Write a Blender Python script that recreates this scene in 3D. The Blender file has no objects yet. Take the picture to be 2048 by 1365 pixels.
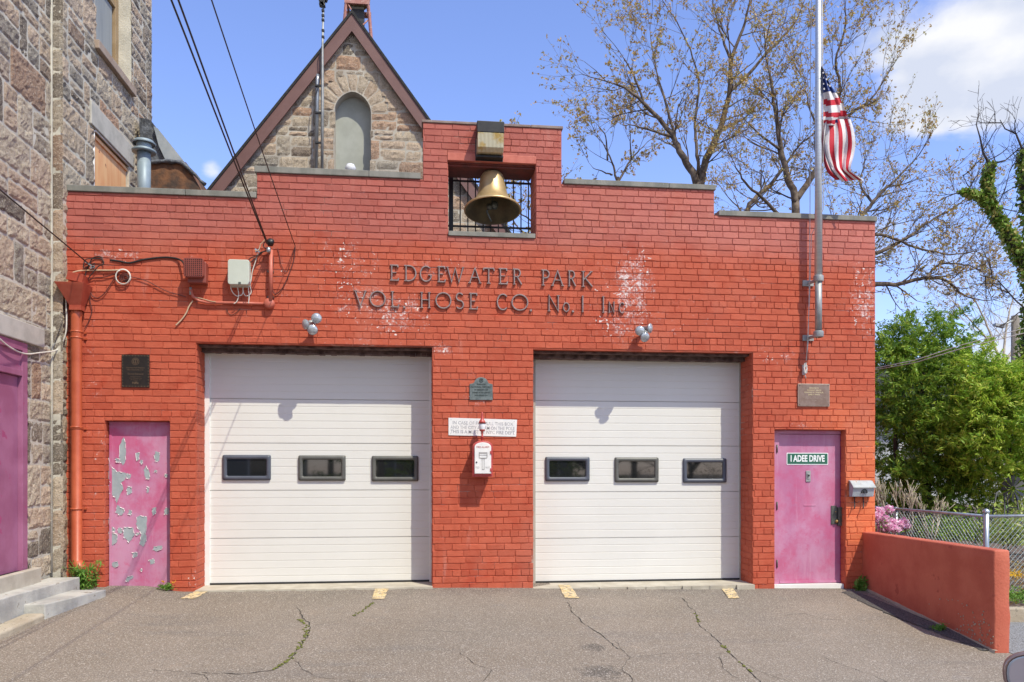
import bpy, bmesh, math, random
from mathutils import Vector, Matrix, noise
R = math.radians
random.seed(7)
sc = bpy.context.scene
COL = sc.collection
# ------------------------------------------------------------------ camera, sky, sun
YAW = R(6.58); F = 1597.0; HY = 940.0
CAM = Vector((0, -10.58, 1.5))
FWD = Vector((math.sin(YAW), math.cos(YAW), 0)); RGT = Vector((math.cos(YAW), -math.sin(YAW), 0))
def ray(px, py): return FWD + RGT*((px-1024)/F) + Vector((0, 0, (HY-py)/F))
def P(px, py, Y=0.0):
    d = ray(px, py); return CAM + d*((Y-CAM.y)/d.y)
def PXp(px, py, X):
    d = ray(px, py); return CAM + d*((X-CAM.x)/d.x)
cam = bpy.data.cameras.new('camera'); co = bpy.data.objects.new('camera', cam); COL.objects.link(co)
co.location = CAM; co.rotation_euler = (R(90), 0, -YAW)
cam.sensor_width = 36; cam.lens = F/2048*36; cam.shift_y = (HY-682.5)/2048; cam.clip_start = .05; cam.clip_end = 3000
sc.camera = co
SUNV = Vector((.65, -1, 1.67)).normalized()
elev = math.asin(SUNV.z); azim = math.atan2(SUNV.x, SUNV.y)
sd = bpy.data.lights.new('sun', 'SUN'); sd.energy = 4.6; sd.angle = R(.5); sd.color = (1, .95, .77)
so = bpy.data.objects.new('sun', sd); COL.objects.link(so); so.rotation_euler = SUNV.to_track_quat('Z', 'Y').to_euler()
sc.view_settings.view_transform = 'Standard'; sc.view_settings.look = 'None'
sc.view_settings.exposure = 0.0; sc.view_settings.gamma = 1; sc.view_settings.use_curve_mapping = False
w = bpy.data.worlds.new('World'); sc.world = w; w.use_nodes = True
def world():
    nt = w.node_tree; N = nt.nodes; L = nt.links; N.clear()
    out = N.new('ShaderNodeOutputWorld'); bg = N.new('ShaderNodeBackground'); bg.inputs[1].default_value = .13
    sky = N.new('ShaderNodeTexSky'); sky.sky_type = 'NISHITA'; sky.sun_disc = False
    sky.sun_elevation = elev; sky.sun_rotation = azim; sky.altitude = 50; sky.air_density = 1.0; sky.dust_density = .3; sky.ozone_density = 3.5
    tc = N.new('ShaderNodeTexCoord')
    nz = N.new('ShaderNodeTexNoise'); nz.inputs['Scale'].default_value = 7.5; nz.inputs['Detail'].default_value = 9; nz.inputs['Roughness'].default_value = .56
    nz.inputs['Distortion'].default_value = .25
    mp = N.new('ShaderNodeMapping'); mp.inputs['Scale'].default_value = (1, 1, 1.9)
    L.new(tc.outputs['Generated'], mp.inputs[0]); L.new(mp.outputs[0], nz.inputs['Vector'])
    acc = nz.outputs['Fac']
    for px, py, r, wt in ((2035, 80, .05, .25), (1960, 130, .045, .27), (1885, 180, .042, .28), (1810, 215, .034, .23), (2055, 205, .03, .21), (1950, 345, .06, -.12), (1760, 330, .06, -.10), (1795, 70, .035, .12), (1745, 100, .03, .08),
                          (425, 338, .012, .22), (2060, 600, .08, .10), (-700, 400, .3, .2), (3200, 300, .5, .2), (600, 60, .35, -.08), (1150, 120, .22, -.08)):
        d = ray(px, py).normalized()
        vm = N.new('ShaderNodeVectorMath'); vm.operation = 'DISTANCE'; vm.inputs[1].default_value = d; L.new(tc.outputs['Generated'], vm.inputs[0])
        mr = N.new('ShaderNodeMapRange'); mr.interpolation_type = 'SMOOTHERSTEP'
        mr.inputs['From Min'].default_value = 0; mr.inputs['From Max'].default_value = r*2; mr.inputs['To Min'].default_value = wt; mr.inputs['To Max'].default_value = 0
        L.new(vm.outputs['Value'], mr.inputs['Value'])
        ad = N.new('ShaderNodeMath'); ad.operation = 'ADD'; L.new(acc, ad.inputs[0]); L.new(mr.outputs[0], ad.inputs[1]); acc = ad.outputs[0]
    for dv, r, wt in (((-.5, -.9, .35), .45, .24), ((.6, -.8, .35), .45, .24), ((0, -.9, .7), .35, .22), ((-1, -.1, .5), .3, .12)):  # unseen clouds behind the camera, added to whiten the fill light
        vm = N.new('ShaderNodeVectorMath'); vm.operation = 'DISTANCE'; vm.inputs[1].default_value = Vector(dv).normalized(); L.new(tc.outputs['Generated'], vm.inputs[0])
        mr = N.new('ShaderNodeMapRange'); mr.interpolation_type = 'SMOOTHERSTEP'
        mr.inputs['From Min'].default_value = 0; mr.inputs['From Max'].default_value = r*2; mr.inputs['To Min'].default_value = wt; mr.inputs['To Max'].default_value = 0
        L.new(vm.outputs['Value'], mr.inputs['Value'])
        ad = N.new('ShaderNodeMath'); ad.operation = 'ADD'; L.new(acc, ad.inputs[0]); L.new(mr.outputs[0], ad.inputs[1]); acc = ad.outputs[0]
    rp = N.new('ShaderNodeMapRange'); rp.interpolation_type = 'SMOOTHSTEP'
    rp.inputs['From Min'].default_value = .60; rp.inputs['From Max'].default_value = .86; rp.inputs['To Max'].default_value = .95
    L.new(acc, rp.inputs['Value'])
    gm = N.new('ShaderNodeMix'); gm.data_type = 'RGBA'; gm.blend_type = 'MULTIPLY'; gm.inputs[0].default_value = 1
    gm.inputs[7].default_value = (1.92, 1.78, 2.15, 1); L.new(sky.outputs[0], gm.inputs[6])
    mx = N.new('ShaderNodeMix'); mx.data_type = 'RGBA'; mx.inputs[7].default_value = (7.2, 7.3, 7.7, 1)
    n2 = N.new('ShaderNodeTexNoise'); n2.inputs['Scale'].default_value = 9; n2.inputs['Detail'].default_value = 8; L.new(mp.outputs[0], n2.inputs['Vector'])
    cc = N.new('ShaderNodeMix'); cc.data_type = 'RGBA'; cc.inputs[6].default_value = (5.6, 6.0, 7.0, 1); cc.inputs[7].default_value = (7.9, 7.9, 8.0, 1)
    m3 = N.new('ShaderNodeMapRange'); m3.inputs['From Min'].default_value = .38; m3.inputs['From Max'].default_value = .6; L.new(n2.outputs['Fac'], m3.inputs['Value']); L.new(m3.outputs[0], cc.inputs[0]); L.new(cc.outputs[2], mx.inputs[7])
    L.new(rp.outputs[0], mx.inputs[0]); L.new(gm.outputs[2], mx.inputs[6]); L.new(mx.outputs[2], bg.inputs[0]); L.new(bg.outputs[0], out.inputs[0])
world()

# ------------------------------------------------------------------ materials
def lin(c):
    if isinstance(c, str): c = tuple(int(c[i:i+2], 16) for i in (0, 2, 4))
    if max(c) > 1.001: c = tuple((x/255/12.92 if x/255 <= .04045 else ((x/255+.055)/1.055)**2.4) for x in c)
    return (c[0], c[1], c[2], 1)
class NB:
    def __init__(s, name):
        s.m = bpy.data.materials.new(name); s.m.use_nodes = True; s.nt = s.m.node_tree
        s.b = s.nt.nodes['Principled BSDF']; s.tc = s.nt.nodes.new('ShaderNodeTexCoord'); s.vec = s.tc.outputs['Object']
    def n(s, t, **k):
        o = s.nt.nodes.new(t)
        for a, v in k.items(): setattr(o, a, v)
        return o
    def link(s, a, b): s.nt.links.new(a, b)
    def noise(s, scale, detail=4, rough=.55, dist=0, stretch=None):
        o = s.n('ShaderNodeTexNoise'); o.inputs['Scale'].default_value = scale; o.inputs['Detail'].default_value = detail
        o.inputs['Roughness'].default_value = rough; o.inputs['Distortion'].default_value = dist
        if stretch:
            mp = s.n('ShaderNodeMapping'); mp.inputs['Scale'].default_value = stretch; s.link(s.vec, mp.inputs[0]); s.link(mp.outputs[0], o.inputs['Vector'])
        else: s.link(s.vec, o.inputs['Vector'])
        return o.outputs['Fac']
    def rng(s, v, a, b, c=0, d=1):
        o = s.n('ShaderNodeMapRange'); o.interpolation_type = 'SMOOTHSTEP'
        for i, x in zip(('From Min', 'From Max', 'To Min', 'To Max'), (a, b, c, d)): o.inputs[i].default_value = x
        s.link(v, o.inputs['Value']); return o.outputs[0]
    def math(s, op, a, b=0.0):
        o = s.n('ShaderNodeMath'); o.operation = op
        for i, x in ((0, a), (1, b)):
            if isinstance(x, (int, float)): o.inputs[i].default_value = x
            else: s.link(x, o.inputs[i])
        return o.outputs[0]
    def mix(s, f, a, b, mode='MIX'):
        o = s.n('ShaderNodeMix'); o.data_type = 'RGBA'; o.blend_type = mode
        if isinstance(f, (int, float)): o.inputs[0].default_value = f
        else: s.link(f, o.inputs[0])
        for i, x in ((6, a), (7, b)):
            if isinstance(x, (tuple, str)): o.inputs[i].default_value = lin(x)
            else: s.link(x, o.inputs[i])
        return o.outputs[2]
    def attr(s, name):
        o = s.n('ShaderNodeAttribute'); o.attribute_name = name; sp = s.n('ShaderNodeSeparateColor'); s.link(o.outputs['Color'], sp.inputs[0]); return sp.outputs
    def bump(s, h, dist=.01, strength=1):
        o = s.n('ShaderNodeBump'); o.inputs['Distance'].default_value = dist; o.inputs['Strength'].default_value = strength
        s.link(h, o.inputs['Height']); s.link(o.outputs[0], s.b.inputs['Normal']); return o
    def out(s, col, rough=.6, metal=0, spec=.5):
        if isinstance(col, (tuple, str)): s.b.inputs['Base Color'].default_value = lin(col)
        else: s.link(col, s.b.inputs['Base Color'])
        if isinstance(rough, (int, float)): s.b.inputs['Roughness'].default_value = rough
        else: s.link(rough, s.b.inputs['Roughness'])
        s.b.inputs['Metallic'].default_value = metal; s.b.inputs['Specular IOR Level'].default_value = spec
        return s.m
def simple(name, c1, c2=None, scale=6, rough=.6, metal=0, bump=.0, bscale=60, stretch=None, spec=.5, lo=.35, hi=.65, fleck=None):
    m = NB(name); c2 = c2 or c1
    col = m.mix(m.rng(m.noise(scale, 6, .6, stretch=stretch), lo, hi), c1, c2)
    if fleck: col = m.mix(m.rng(m.noise(fleck[1], 5, .6), fleck[2], fleck[2]+.03), col, fleck[0])
    if bump: m.bump(m.noise(bscale, 5, .65), bump)
    return m.out(col, rough, metal, spec)

def brick_mat(name, mortar=False):
    m = NB(name); a = m.attr('w')     # r brick tint, g stain, b zone
    big = m.noise(.9, 4, .6); mid = m.noise(7, 5, .6); fine = m.noise(55, 5, .65)
    z = m.math('ADD', a[2], m.math('MULTIPLY', m.math('SUBTRACT', big, .5), .45))
    upper = m.mix(mid, (.42, .120, .092), (.50, .160, .128))
    xs_ = m.n('ShaderNodeSeparateXYZ'); m.link(m.vec, xs_.inputs[0])
    upper = m.mix(m.rng(xs_.outputs[0], .5, 5.5), upper, m.mix(mid, (.50, .160, .125), (.60, .21, .17)))
    lower = m.mix(mid, (.48, .092, .048), (.58, .148, .084))
    hot = m.mix(m.rng(a[2], .85, 1.25), lower, (.84, .23, .095))
    patchy = m.noise(2.4, 5, .65, dist=.5)
    col = m.mix(m.rng(z, .2, .62), upper, hot)
    col = m.mix(m.rng(patchy, .50, .70, 0, .5), col, m.mix(1, col, (.86, .55, .5), 'MULTIPLY'))
    col = m.mix(m.rng(m.noise(.7, 4, .6, stretch=(1.5, 1, .8)), .52, .68, 0, .4), col, (.55, .19, .13))
    t = m.mix(a[0], (.84, .80, .80), (1.0, 1.0, 1.0))
    col = m.mix(1.0, col, t, 'MULTIPLY')
    col = m.mix(m.rng(m.noise(1, 6, .65, stretch=(7, 7, .7)), .56, .74, 0, .35), col, m.mix(1, col, (.72, .62, .6), 'MULTIPLY'))
    col = m.mix(m.rng(m.noise(1, 6, .7, stretch=(5, 5, .9), dist=.3), .60, .74, 0, .28), col, (.62, .34, .29))
    # grime specks and darker crazing
    col = m.mix(m.rng(m.noise(24, 6, .7), .60, .74, 0, .45), col, (.20, .035, .022))
    if mortar:
        col = m.mix(m.rng(m.math('ADD', m.noise(1.1, 4, .6), m.math('MULTIPLY', a[1], .25)), .54, .72, 0, .65), col, (.17, .06, .045))
        col = m.mix(m.rng(m.noise(2.1, 6, .7), .55, .66, 0, .7), col, (.50, .36, .30))
    # chalky efflorescence where the stain attribute is high
    s = m.math('ADD', m.math('MULTIPLY', a[1], .30), m.math('MULTIPLY', m.noise(6, 8, .8, dist=.4), .75))
    s = m.math('ADD', s, m.math('MULTIPLY', m.noise(38, 5, .7), .45))
    col = m.mix(m.rng(s, .79 if not mortar else .74, .90, 0, .55), col, (.60, .40, .38))
    col = m.mix(m.rng(s, .86, .94, 0, .9), col, (.78, .70, .68))
    fl = m.math('ADD', m.math('MULTIPLY', m.rng(a[1], .12, .6), .16), m.math('ADD', m.math('MULTIPLY', m.noise(20, 3, .6), .7), m.math('MULTIPLY', m.noise(3.5, 3, .6), .3)))
    col = m.mix(m.rng(fl, .76, .785, 0, .95), col, (.78, .71, .67))
    h = m.math('ADD', m.math('MULTIPLY', mid, .5), fine)
    m.bump(h, .006)
    return m.out(col, .68, 0, .18)
def stone_mat(name, warm=0.0):
    m = NB(name); a = m.attr('w')
    c = m.n('ShaderNodeValToRGB'); cr = c.color_ramp; cr.interpolation = 'LINEAR'
    cols = [(0, '6f665c'), (.15, '9c9082'), (.3, 'c9b9a3'), (.45, 'bba48e'), (.6, 'd3bda6'), (.72, '8b867e'), (.86, 'cfc0aa'), (.93, 'b8937a'), (1, '7d7266')]
    while len(cr.elements) < len(cols): cr.elements.new(.5)
    for e, (p, cc) in zip(cr.elements, cols): e.position = p; e.color = lin(cc)
    m.link(a[0], c.inputs[0])
    base = m.mix(.06, c.outputs[0], (.66, .58, .48))
    base = m.mix(m.rng(m.noise(14, 6, .7), .35, .7), base, m.mix(1, base, (.78, .74, .70), 'MULTIPLY'))
    base = m.mix(m.rng(m.noise(60, 4, .75), .53, .62, 0, .75), base, (.62, .54, .44))
    base = m.mix(m.rng(m.noise(45, 4, .75), .36, .45, .65, 0), base, (.10, .08, .065))
    base = m.mix(m.rng(m.noise(2.2, 5, .6), .62, .78, 0, .3), base, (.14, .13, .12))
    m.bump(m.math('ADD', m.noise(30, 6, .7), m.math('MULTIPLY', m.noise(90, 3, .7), .5)), .03)
    return m.out(base, .85, 0, .25)
M = {}
M['brick'] = brick_mat('painted_brick'); M['joint'] = brick_mat('painted_joint', True)
M['stone'] = stone_mat('rough_granite'); M['stone2'] = stone_mat('rough_granite_gable', .06)
M['mortar'] = simple('pale_mortar', (.60, .56, .47), (.46, .43, .36), 3, .9, bump=.008, bscale=50)
M['mortar2'] = simple('gable_mortar', (.50, .46, .39), (.38, .34, .29), 3, .9, bump=.006, bscale=50)
M['coping'] = simple('slate_coping', (.17, .17, .15), (.26, .25, .22), 5, .8, bump=.003, bscale=40, stretch=(1, 1, .3), fleck=((.42, .38, .3), 8, .68))
M['copingbrown'] = simple('brown_coping', (.22, .15, .13), (.30, .24, .21), 5, .8, bump=.003)
M['lintel'] = simple('dark_rough_lintel', (.045, .02, .016), (.16, .10, .085), 9, .8, bump=.012, bscale=30)  # mottled dark brown lintel
M['soffit'] = simple('painted_soffit', (.10, .022, .015), (.17, .03, .02), 8, .7, bump=.004)
M['white'] = simple('white_door_paint', (.70, .69, .66), (.675, .665, .635), 1.2, .5, bump=.0006, bscale=90)
M['whitetrim'] = simple('white_trim', (.84, .84, .83), (.78, .77, .75), 3, .5)
M['dirtytrim'] = simple('beige_trim', (.42, .40, .35), (.36, .34, .3), 3, .6)
M['rubber'] = simple('black_rubber', (.018, .018, .02), (.03, .03, .03), 5, .6)
M['bluegrey'] = simple('bluegrey_frame', (.075, .085, .115), (.09, .10, .13), 5, .42)
M['greyframe'] = simple('grey_frame', (.095, .095, .09), (.12, .12, .11), 5, .45)
M['whitepaint'] = simple('enamel_white', (.82, .80, .77), (.74, .73, .72), 12, .35)
M['black'] = simple('black_iron', (.012, .012, .014), (.025, .023, .022), 12, .45)
M['bronzedark'] = simple('dark_bronze_plaque', (.022, .018, .016), (.030, .024, .02), 12, .42, .3)
M['bronzetrim'] = simple('dull_gold_trim', (.13, .085, .05), (.18, .12, .075), 40, .5, .3)
M['plaque'] = simple('weathered_bronze', (.22, .145, .11), (.28, .20, .165), 14, .5, .3)
M['plaqueedge'] = simple('pale_bronze_edge', (.42, .33, .27), (.34, .25, .20), 20, .5, .2)
M['goldtext'] = simple('gold_text', (.55, .44, .26), (.6, .5, .32), 20, .5, .3)
M['greenplaque'] = simple('verdigris_plaque', (.10, .125, .125), (.17, .20, .20), 22, .6, .2, bump=.002)
M['greenplaquehi'] = simple('verdigris_relief', (.05, .065, .065), (.035, .045, .045), 22, .6, .2)
M['signtext'] = simple('faded_grey_text', (.24, .24, .27), (.46, .45, .46), 20, .6)
M['alarmred'] = simple('alarm_red', (.42, .045, .045), (.50, .09, .075), 14, .4, fleck=((.55, .35, .3), 40, .68))
M['alarmtext'] = simple('alarm_text', (.30, .29, .28), (.42, .40, .39), 30, .5)
M['green'] = simple('sign_green', (.018, .11, .065), (.022, .13, .08), 5, .4)
M['retro'] = simple('sign_white', (.85, .87, .88), (.8, .83, .84), 5, .4)
M['steel'] = simple('galvanised', (.36, .39, .42), (.48, .50, .52), 9, .38, .75, stretch=(1, 1, .25))
M['steeldull'] = simple('dull_galvanised', (.30, .31, .31), (.42, .42, .40), 8, .55, .5)
M['aluminium'] = simple('flagpole_metal', (.50, .52, .54), (.60, .61, .62), 5, .42, .6, bump=.0015, bscale=20, stretch=(.05, .05, 6))
M['mailgrey'] = simple('mailbox_grey', (.34, .38, .42), (.42, .46, .50), 12, .45, .2)
M['mailtop'] = simple('mailbox_lid_grey', (.36, .38, .38), (.44, .46, .45), 12, .45, .1, fleck=((.34, .22, .12), 22, .63))
M['brass'] = simple('brass', (.55, .38, .14), (.48, .30, .10), 20, .3, .9)
M['olive'] = simple('olive_grey_lock', (.09, .10, .085), (.14, .15, .135), 20, .45, .5)
M['bell'] = simple('bell_bronze', (.62, .45, .23), (.50, .36, .18), 5, .4, .55, bump=.001, bscale=30, fleck=((.30, .23, .14), 9, .66))
M['bellin'] = simple('bell_inside', (.22, .18, .10), (.15, .12, .07), 6, .6, .4)
M['redpipe'] = simple('painted_downspout', (.42, .082, .032), (.50, .11, .046), 5, .42, bump=.0008, fleck=((.30, .07, .04), 30, .70))
M['redhead'] = simple('painted_rainhead', (.36, .062, .035), (.42, .09, .052), 8, .4, bump=.002)
M['redconduit'] = simple('painted_conduit', (.46, .11, .07), (.54, .15, .10), 8, .45)
M['boxbeige'] = simple('utility_box', (.52, .55, .47), (.56, .59, .51), 5, .45)
M['siren'] = simple('red_grille', (.24, .055, .04), (.28, .07, .05), 8, .5)
M['cable'] = simple('black_cable', (.015, .014, .015), (.03, .026, .024), 8, .55)
M['cablered'] = simple('painted_cable', (.12, .03, .025), (.07, .022, .02), 8, .55)
M['cablewhite'] = simple('white_cable', (.62, .58, .50), (.70, .66, .60), 9, .5)
M['cabletan'] = simple('tan_cable', (.50, .36, .22), (.58, .44, .3), 9, .5)
M['letter'] = simple('cast_letter', (.27, .20, .19), (.36, .29, .27), 24, .38, .3, bump=.001)
M['rake'] = simple('rake_board', (.145, .068, .060), (.17, .085, .075), 3, .55, stretch=(1, 1, 1))
M['shingle'] = simple('dark_shingle', (.012, .013, .014), (.03, .028, .026), 25, .85, bump=.01, bscale=20)
M['cement'] = simple('cement_render', (.33, .34, .30), (.39, .40, .36), 3, .9, bump=.002, bscale=50)
M['concrete'] = simple('step_concrete', (.34, .335, .315), (.50, .49, .45), 3, .9, bump=.006, bscale=45, fleck=((.25, .22, .18), 6, .62))
M['concretewarm'] = simple('warm_concrete', (.50, .46, .38), (.40, .36, .29), 4, .85, bump=.003, bscale=60)
M['kerbst'] = simple('kerb_concrete', (.36, .30, .22), (.44, .38, .29), 4, .9, bump=.008, bscale=30, fleck=((.2, .17, .13), 20, .62))
M['sandstone'] = simple('sandstone_sill', (.34, .25, .19), (.40, .31, .24), 5, .85, bump=.003)
M['lintelst'] = simple('pale_stone_lintel', (.52, .49, .43), (.40, .38, .33), 4, .85, bump=.003)
M['tan'] = simple('tan_window_frame', (.30, .20, .10), (.36, .25, .14), 5, .5)
M['orange'] = simple('orange_board', (.85, .42, .20), (.92, .55, .28), 3, .6, fleck=((.42, .13, .075), 3, .66), stretch=(1, 3, .6))
M['curtain'] = simple('grey_blind', (.25, .27, .28), (.31, .33, .33), 3, .8, stretch=(1, 4, .3))
M['tar'] = simple('tar_flashing', (.035, .038, .045), (.12, .13, .15), 7, .5, bump=.03, bscale=9)
M['flashgrey'] = simple('grey_flashing', (.26, .29, .31), (.36, .38, .39), 4, .5)
M['rust'] = simple('rusty_duct', (.055, .032, .022), (.20, .085, .035), 4, .75, bump=.01, bscale=12)
M['vent'] = simple('vent_pipe_grey', (.23, .29, .33), (.28, .34, .38), 6, .5, .15)
M['copper'] = simple('faded_red_steel', (.42, .20, .16), (.33, .13, .10), 9, .55, fleck=((.55, .40, .33), 20, .6))
M['yellow'] = simple('siren_yellow', (.50, .42, .20), (.42, .33, .16), 9, .5)
M['globe'] = simple('globe_white', (.8, .8, .82), (.7, .7, .74), 9, .3)
M['wallred'] = simple('retaining_wall_paint', (.46, .10, .055), (.54, .14, .08), 2.2, .75, bump=.006, bscale=35, fleck=((.40, .085, .05), 4, .64))
M['hinge'] = simple('pink_hinge', (.50, .10, .13), (.55, .14, .16), 12, .5)
M['paintyellow'] = simple('worn_yellow_line', (.60, .44, .20), (.66, .54, .34), 14, .85, bump=.006, bscale=60, fleck=((.26, .22, .17), 22, .53))
M['lens'] = simple('lamp_glass', (.52, .55, .58), (.38, .40, .43), 24, .12, .35, spec=.8)
M['carpaint'] = simple('brown_car_paint', (.30, .20, .17), (.32, .22, .19), 5, .22, .5)
M['cargrey'] = simple('car_mirror_grey', (.36, .31, .32), (.40, .35, .36), 5, .25, .0)
M['tyre'] = simple('tyre_rubber', (.02, .02, .02), (.03, .03, .03), 20, .85)
M['carglass'] = simple('car_glass', (.02, .025, .028), (.025, .03, .035), 3, .05, 0, spec=.9)
M['chrome'] = simple('chrome_rim', (.65, .65, .65), (.7, .7, .7), 3, .15, 1)
M['siding'] = simple('grey_siding', (.16, .19, .21), (.19, .22, .24), 3, .7, stretch=(.2, .2, 8))
M['sidingwhite'] = simple('white_siding', (.40, .42, .44), (.48, .49, .5), 3, .7, stretch=(.2, .2, 8))
M['wood'] = simple('pole_wood', (.16, .14, .12), (.24, .21, .18), 6, .85, stretch=(4, 4, .3), bump=.01)
M['chain'] = simple('galvanised_wire', (.34, .42, .43), (.44, .52, .52), 9, .5, .15)
M['rope'] = simple('halyard_rope', (.60, .58, .56), (.45, .43, .42), 60, .8)
def purple(name, blotch, zc_=(1.1, 1.8)):
    m = NB(name)
    sp_ = m.n('ShaderNodeSeparateXYZ'); m.link(m.vec, sp_.inputs[0])
    col = m.mix(m.rng(m.noise(1.6, 5, .6, stretch=(1.5, 1, .5)), .32, .66), (.46, .16, .29), (.55, .27, .41))
    h_ = m.math('ADD', m.math('MULTIPLY', m.rng(sp_.outputs[2], zc_[0], zc_[1]), -.10), m.noise(2.6, 8, .68, dist=.2))
    col = m.mix(m.rng(h_, .38, .62, 0, blotch), col, (.52, .06, .17))
    col = m.mix(m.rng(m.noise(9, 8, .75), .56, .66, 0, .5), col, (.55, .09, .2))
    col = m.mix(m.rng(m.noise(2, 6, .7, stretch=(6, 6, .5)), .55, .7, 0, .3), col, (.62, .38, .50))
    m.bump(m.noise(20, 6, .6), .0012)
    return m.out(col, .42, 0, .4)
M['purple'] = purple('faded_magenta_paint', .5); M['purple2'] = purple('faded_magenta_peeling', .6, (1.2, .5)); M['purple3'] = simple('purple_gloss', (.30, .10, .19), (.38, .15, .26), 2.2, .45, fleck=((.36, .07, .18), 5, .63))
M['purpleshade'] = simple('shaded_magenta_frame', (.22, .02, .075), (.28, .035, .11), 4, .45)  # frame magenta darkened to hold the shadow on its right side
M['primer'] = simple('grey_primer', (.30, .35, .37), (.36, .41, .43), 12, .6)
M['curl'] = simple('paint_curl', (.60, .50, .52), (.70, .62, .62), 30, .5)
def fixture():
    m = NB('yellowed_prismatic_glass')
    wv = m.n('ShaderNodeTexWave'); wv.bands_direction = 'X'; wv.inputs['Scale'].default_value = 18; m.link(m.vec, wv.inputs[0])
    col = m.mix(m.rng(m.noise(5, 5, .6), .45, .62), (.62, .56, .38), (.52, .34, .08))
    m.bump(wv.outputs['Fac'], .006); m.b.inputs['Transmission Weight'].default_value = .1
    return m.out(col, .25, 0, .6)
M['prism'] = fixture()
def glass():
    m = NB('dark_window_glass')
    return m.out((.012, .013, .014), .03, 0, 1.0)
M['glass'] = glass()
def skyglass():
    m = NB('upper_window_glass'); return m.out((.06, .075, .09), .03, 0, 1)
M['glass2'] = skyglass()
def flat(px, py, z=-.4):
    d = ray(px, py); t = (z-CAM.z)/d.z; p = CAM+d*t; return (p.x, p.y)
BLOBS = [flat(1180, 1312)+(.3,), flat(1200, 1348)+(.4,), flat(1165, 1288)+(.16,), flat(1210, 1372)+(.4,)]
def asphalt():
    m = NB('worn_asphalt')
    base = m.mix(m.rng(m.noise(.55, 5, .6), .3, .7), (.215, .175, .135), (.265, .220, .176))
    base = m.mix(m.rng(m.noise(1.1, 5, .6, dist=.6, stretch=(.35, 1.8, 1)), .50, .72, 0, .5), base, (.15, .135, .124))
    base = m.mix(m.rng(m.noise(2.2, 4, .6), .60, .78, 0, .35), base, (.33, .25, .18))
    xs_ = m.n('ShaderNodeSeparateXYZ'); m.link(m.vec, xs_.inputs[0])
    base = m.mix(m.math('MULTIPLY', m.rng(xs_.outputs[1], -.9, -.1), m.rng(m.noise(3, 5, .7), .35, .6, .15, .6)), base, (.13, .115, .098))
    base = m.mix(m.rng(m.noise(.35, 3, .5, dist=.5), .48, .62, 0, .45), base, (.20, .175, .145))
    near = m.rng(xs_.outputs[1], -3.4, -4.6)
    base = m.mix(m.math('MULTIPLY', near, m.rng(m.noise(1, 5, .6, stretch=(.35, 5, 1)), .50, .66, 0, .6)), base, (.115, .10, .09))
    base = m.mix(m.rng(m.noise(2.6, 6, .7, dist=.5), .58, .72, 0, .35), base, (.20, .19, .19))
    acc = None
    for (bx, by, br) in BLOBS:
        vm = m.n('ShaderNodeVectorMath'); vm.operation = 'DISTANCE'; vm.inputs[1].default_value = (bx, by, -.4); m.link(m.vec, vm.inputs[0])
        q = m.rng(vm.outputs['Value'], 0, br, 1, 0); acc = q if acc is None else m.math('MAXIMUM', acc, q)
    st_ = m.math('ADD', m.math('MULTIPLY', acc, .42), m.noise(7, 6, .7))
    base = m.mix(m.rng(st_, .62, .86, 0, .75), base, (.07, .062, .055))
    sp = m.noise(60, 3, .8)
    base = m.mix(m.rng(sp, .53, .62, 0, .85), base, (.50, .45, .39))
    base = m.mix(m.rng(m.noise(80, 3, .8), .38, .47, .8, 0), base, (.10, .088, .078))
    base = m.mix(m.rng(m.noise(30, 2, .5), .74, .76, 0, .9), base, (.55, .52, .47))
    m.bump(sp, .007)
    return m.out(base, .9, 0, .25)
M['asphalt'] = asphalt()
M['asphaltgrey'] = simple('road_asphalt', (.10, .10, .10), (.30, .31, .32), 70, .9, bump=.006, bscale=80)
M['crack'] = simple('asphalt_crack', (.02, .018, .015), (.035, .03, .025), 30, .95)
M['oil'] = simple('oil_stain', (.055, .05, .046), (.09, .08, .072), 18, .8)
M['gravel'] = simple('shaded_gravel', (.045, .043, .045), (.14, .13, .12), 60, .95, bump=.02, bscale=50)  # gravel tone darkened to carry the retaining wall's shadow
M['moss'] = simple('moss', (.10, .12, .02), (.17, .17, .04), 50, .95)
M['soil'] = simple('mulch', (.10, .055, .045), (.24, .19, .16), 26, .95, bump=.03, bscale=40)
M['lawn'] = simple('lawn_ground', (.07, .10, .035), (.16, .15, .08), 12, .95, bump=.02)
def leaf(name, c1, c2, c3=None, tr=.35):
    m = NB(name); a = m.attr('w')
    col = m.mix(a[0], c1, c2)
    if c3: col = m.mix(m.rng(a[1], .6, .9), col, c3)
    m.b.inputs['Transmission Weight'].default_value = 0
    m.out(col, .5, 0, .35)
    tn = m.n('ShaderNodeBsdfTranslucent'); m.link(col, tn.inputs[0]); ms = m.n('ShaderNodeMixShader'); ms.inputs[0].default_value = tr
    o = m.nt.nodes['Material Output']; m.link(m.b.outputs[0], ms.inputs[1]); m.link(tn.outputs[0], ms.inputs[2]); m.link(ms.outputs[0], o.inputs[0])
    return m.m
M['dryleaf'] = leaf('dry_leaf', (.40, .24, .07), (.58, .40, .12), (.42, .38, .14))
M['yew'] = leaf('yew_foliage', (.045, .13, .015), (.26, .43, .04), (.40, .50, .07))
M['yew2'] = leaf('light_yew_foliage', (.18, .36, .03), (.46, .62, .06), (.58, .60, .10))
M['ivy'] = leaf('ivy_leaf', (.08, .18, .02), (.34, .48, .08), (.46, .40, .12))
M['weed'] = leaf('weed_leaf', (.10, .24, .03), (.24, .42, .08))
M['pinkflower'] = leaf('azalea_petal', (.80, .34, .58), (.92, .60, .78), (.95, .78, .86))
M['yelflower'] = leaf('yellow_petal', (.80, .45, .02), (.85, .55, .05))
M['shrub'] = leaf('garden_shrub_leaf', (.16, .28, .04), (.42, .50, .10), (.5, .5, .2))
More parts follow.
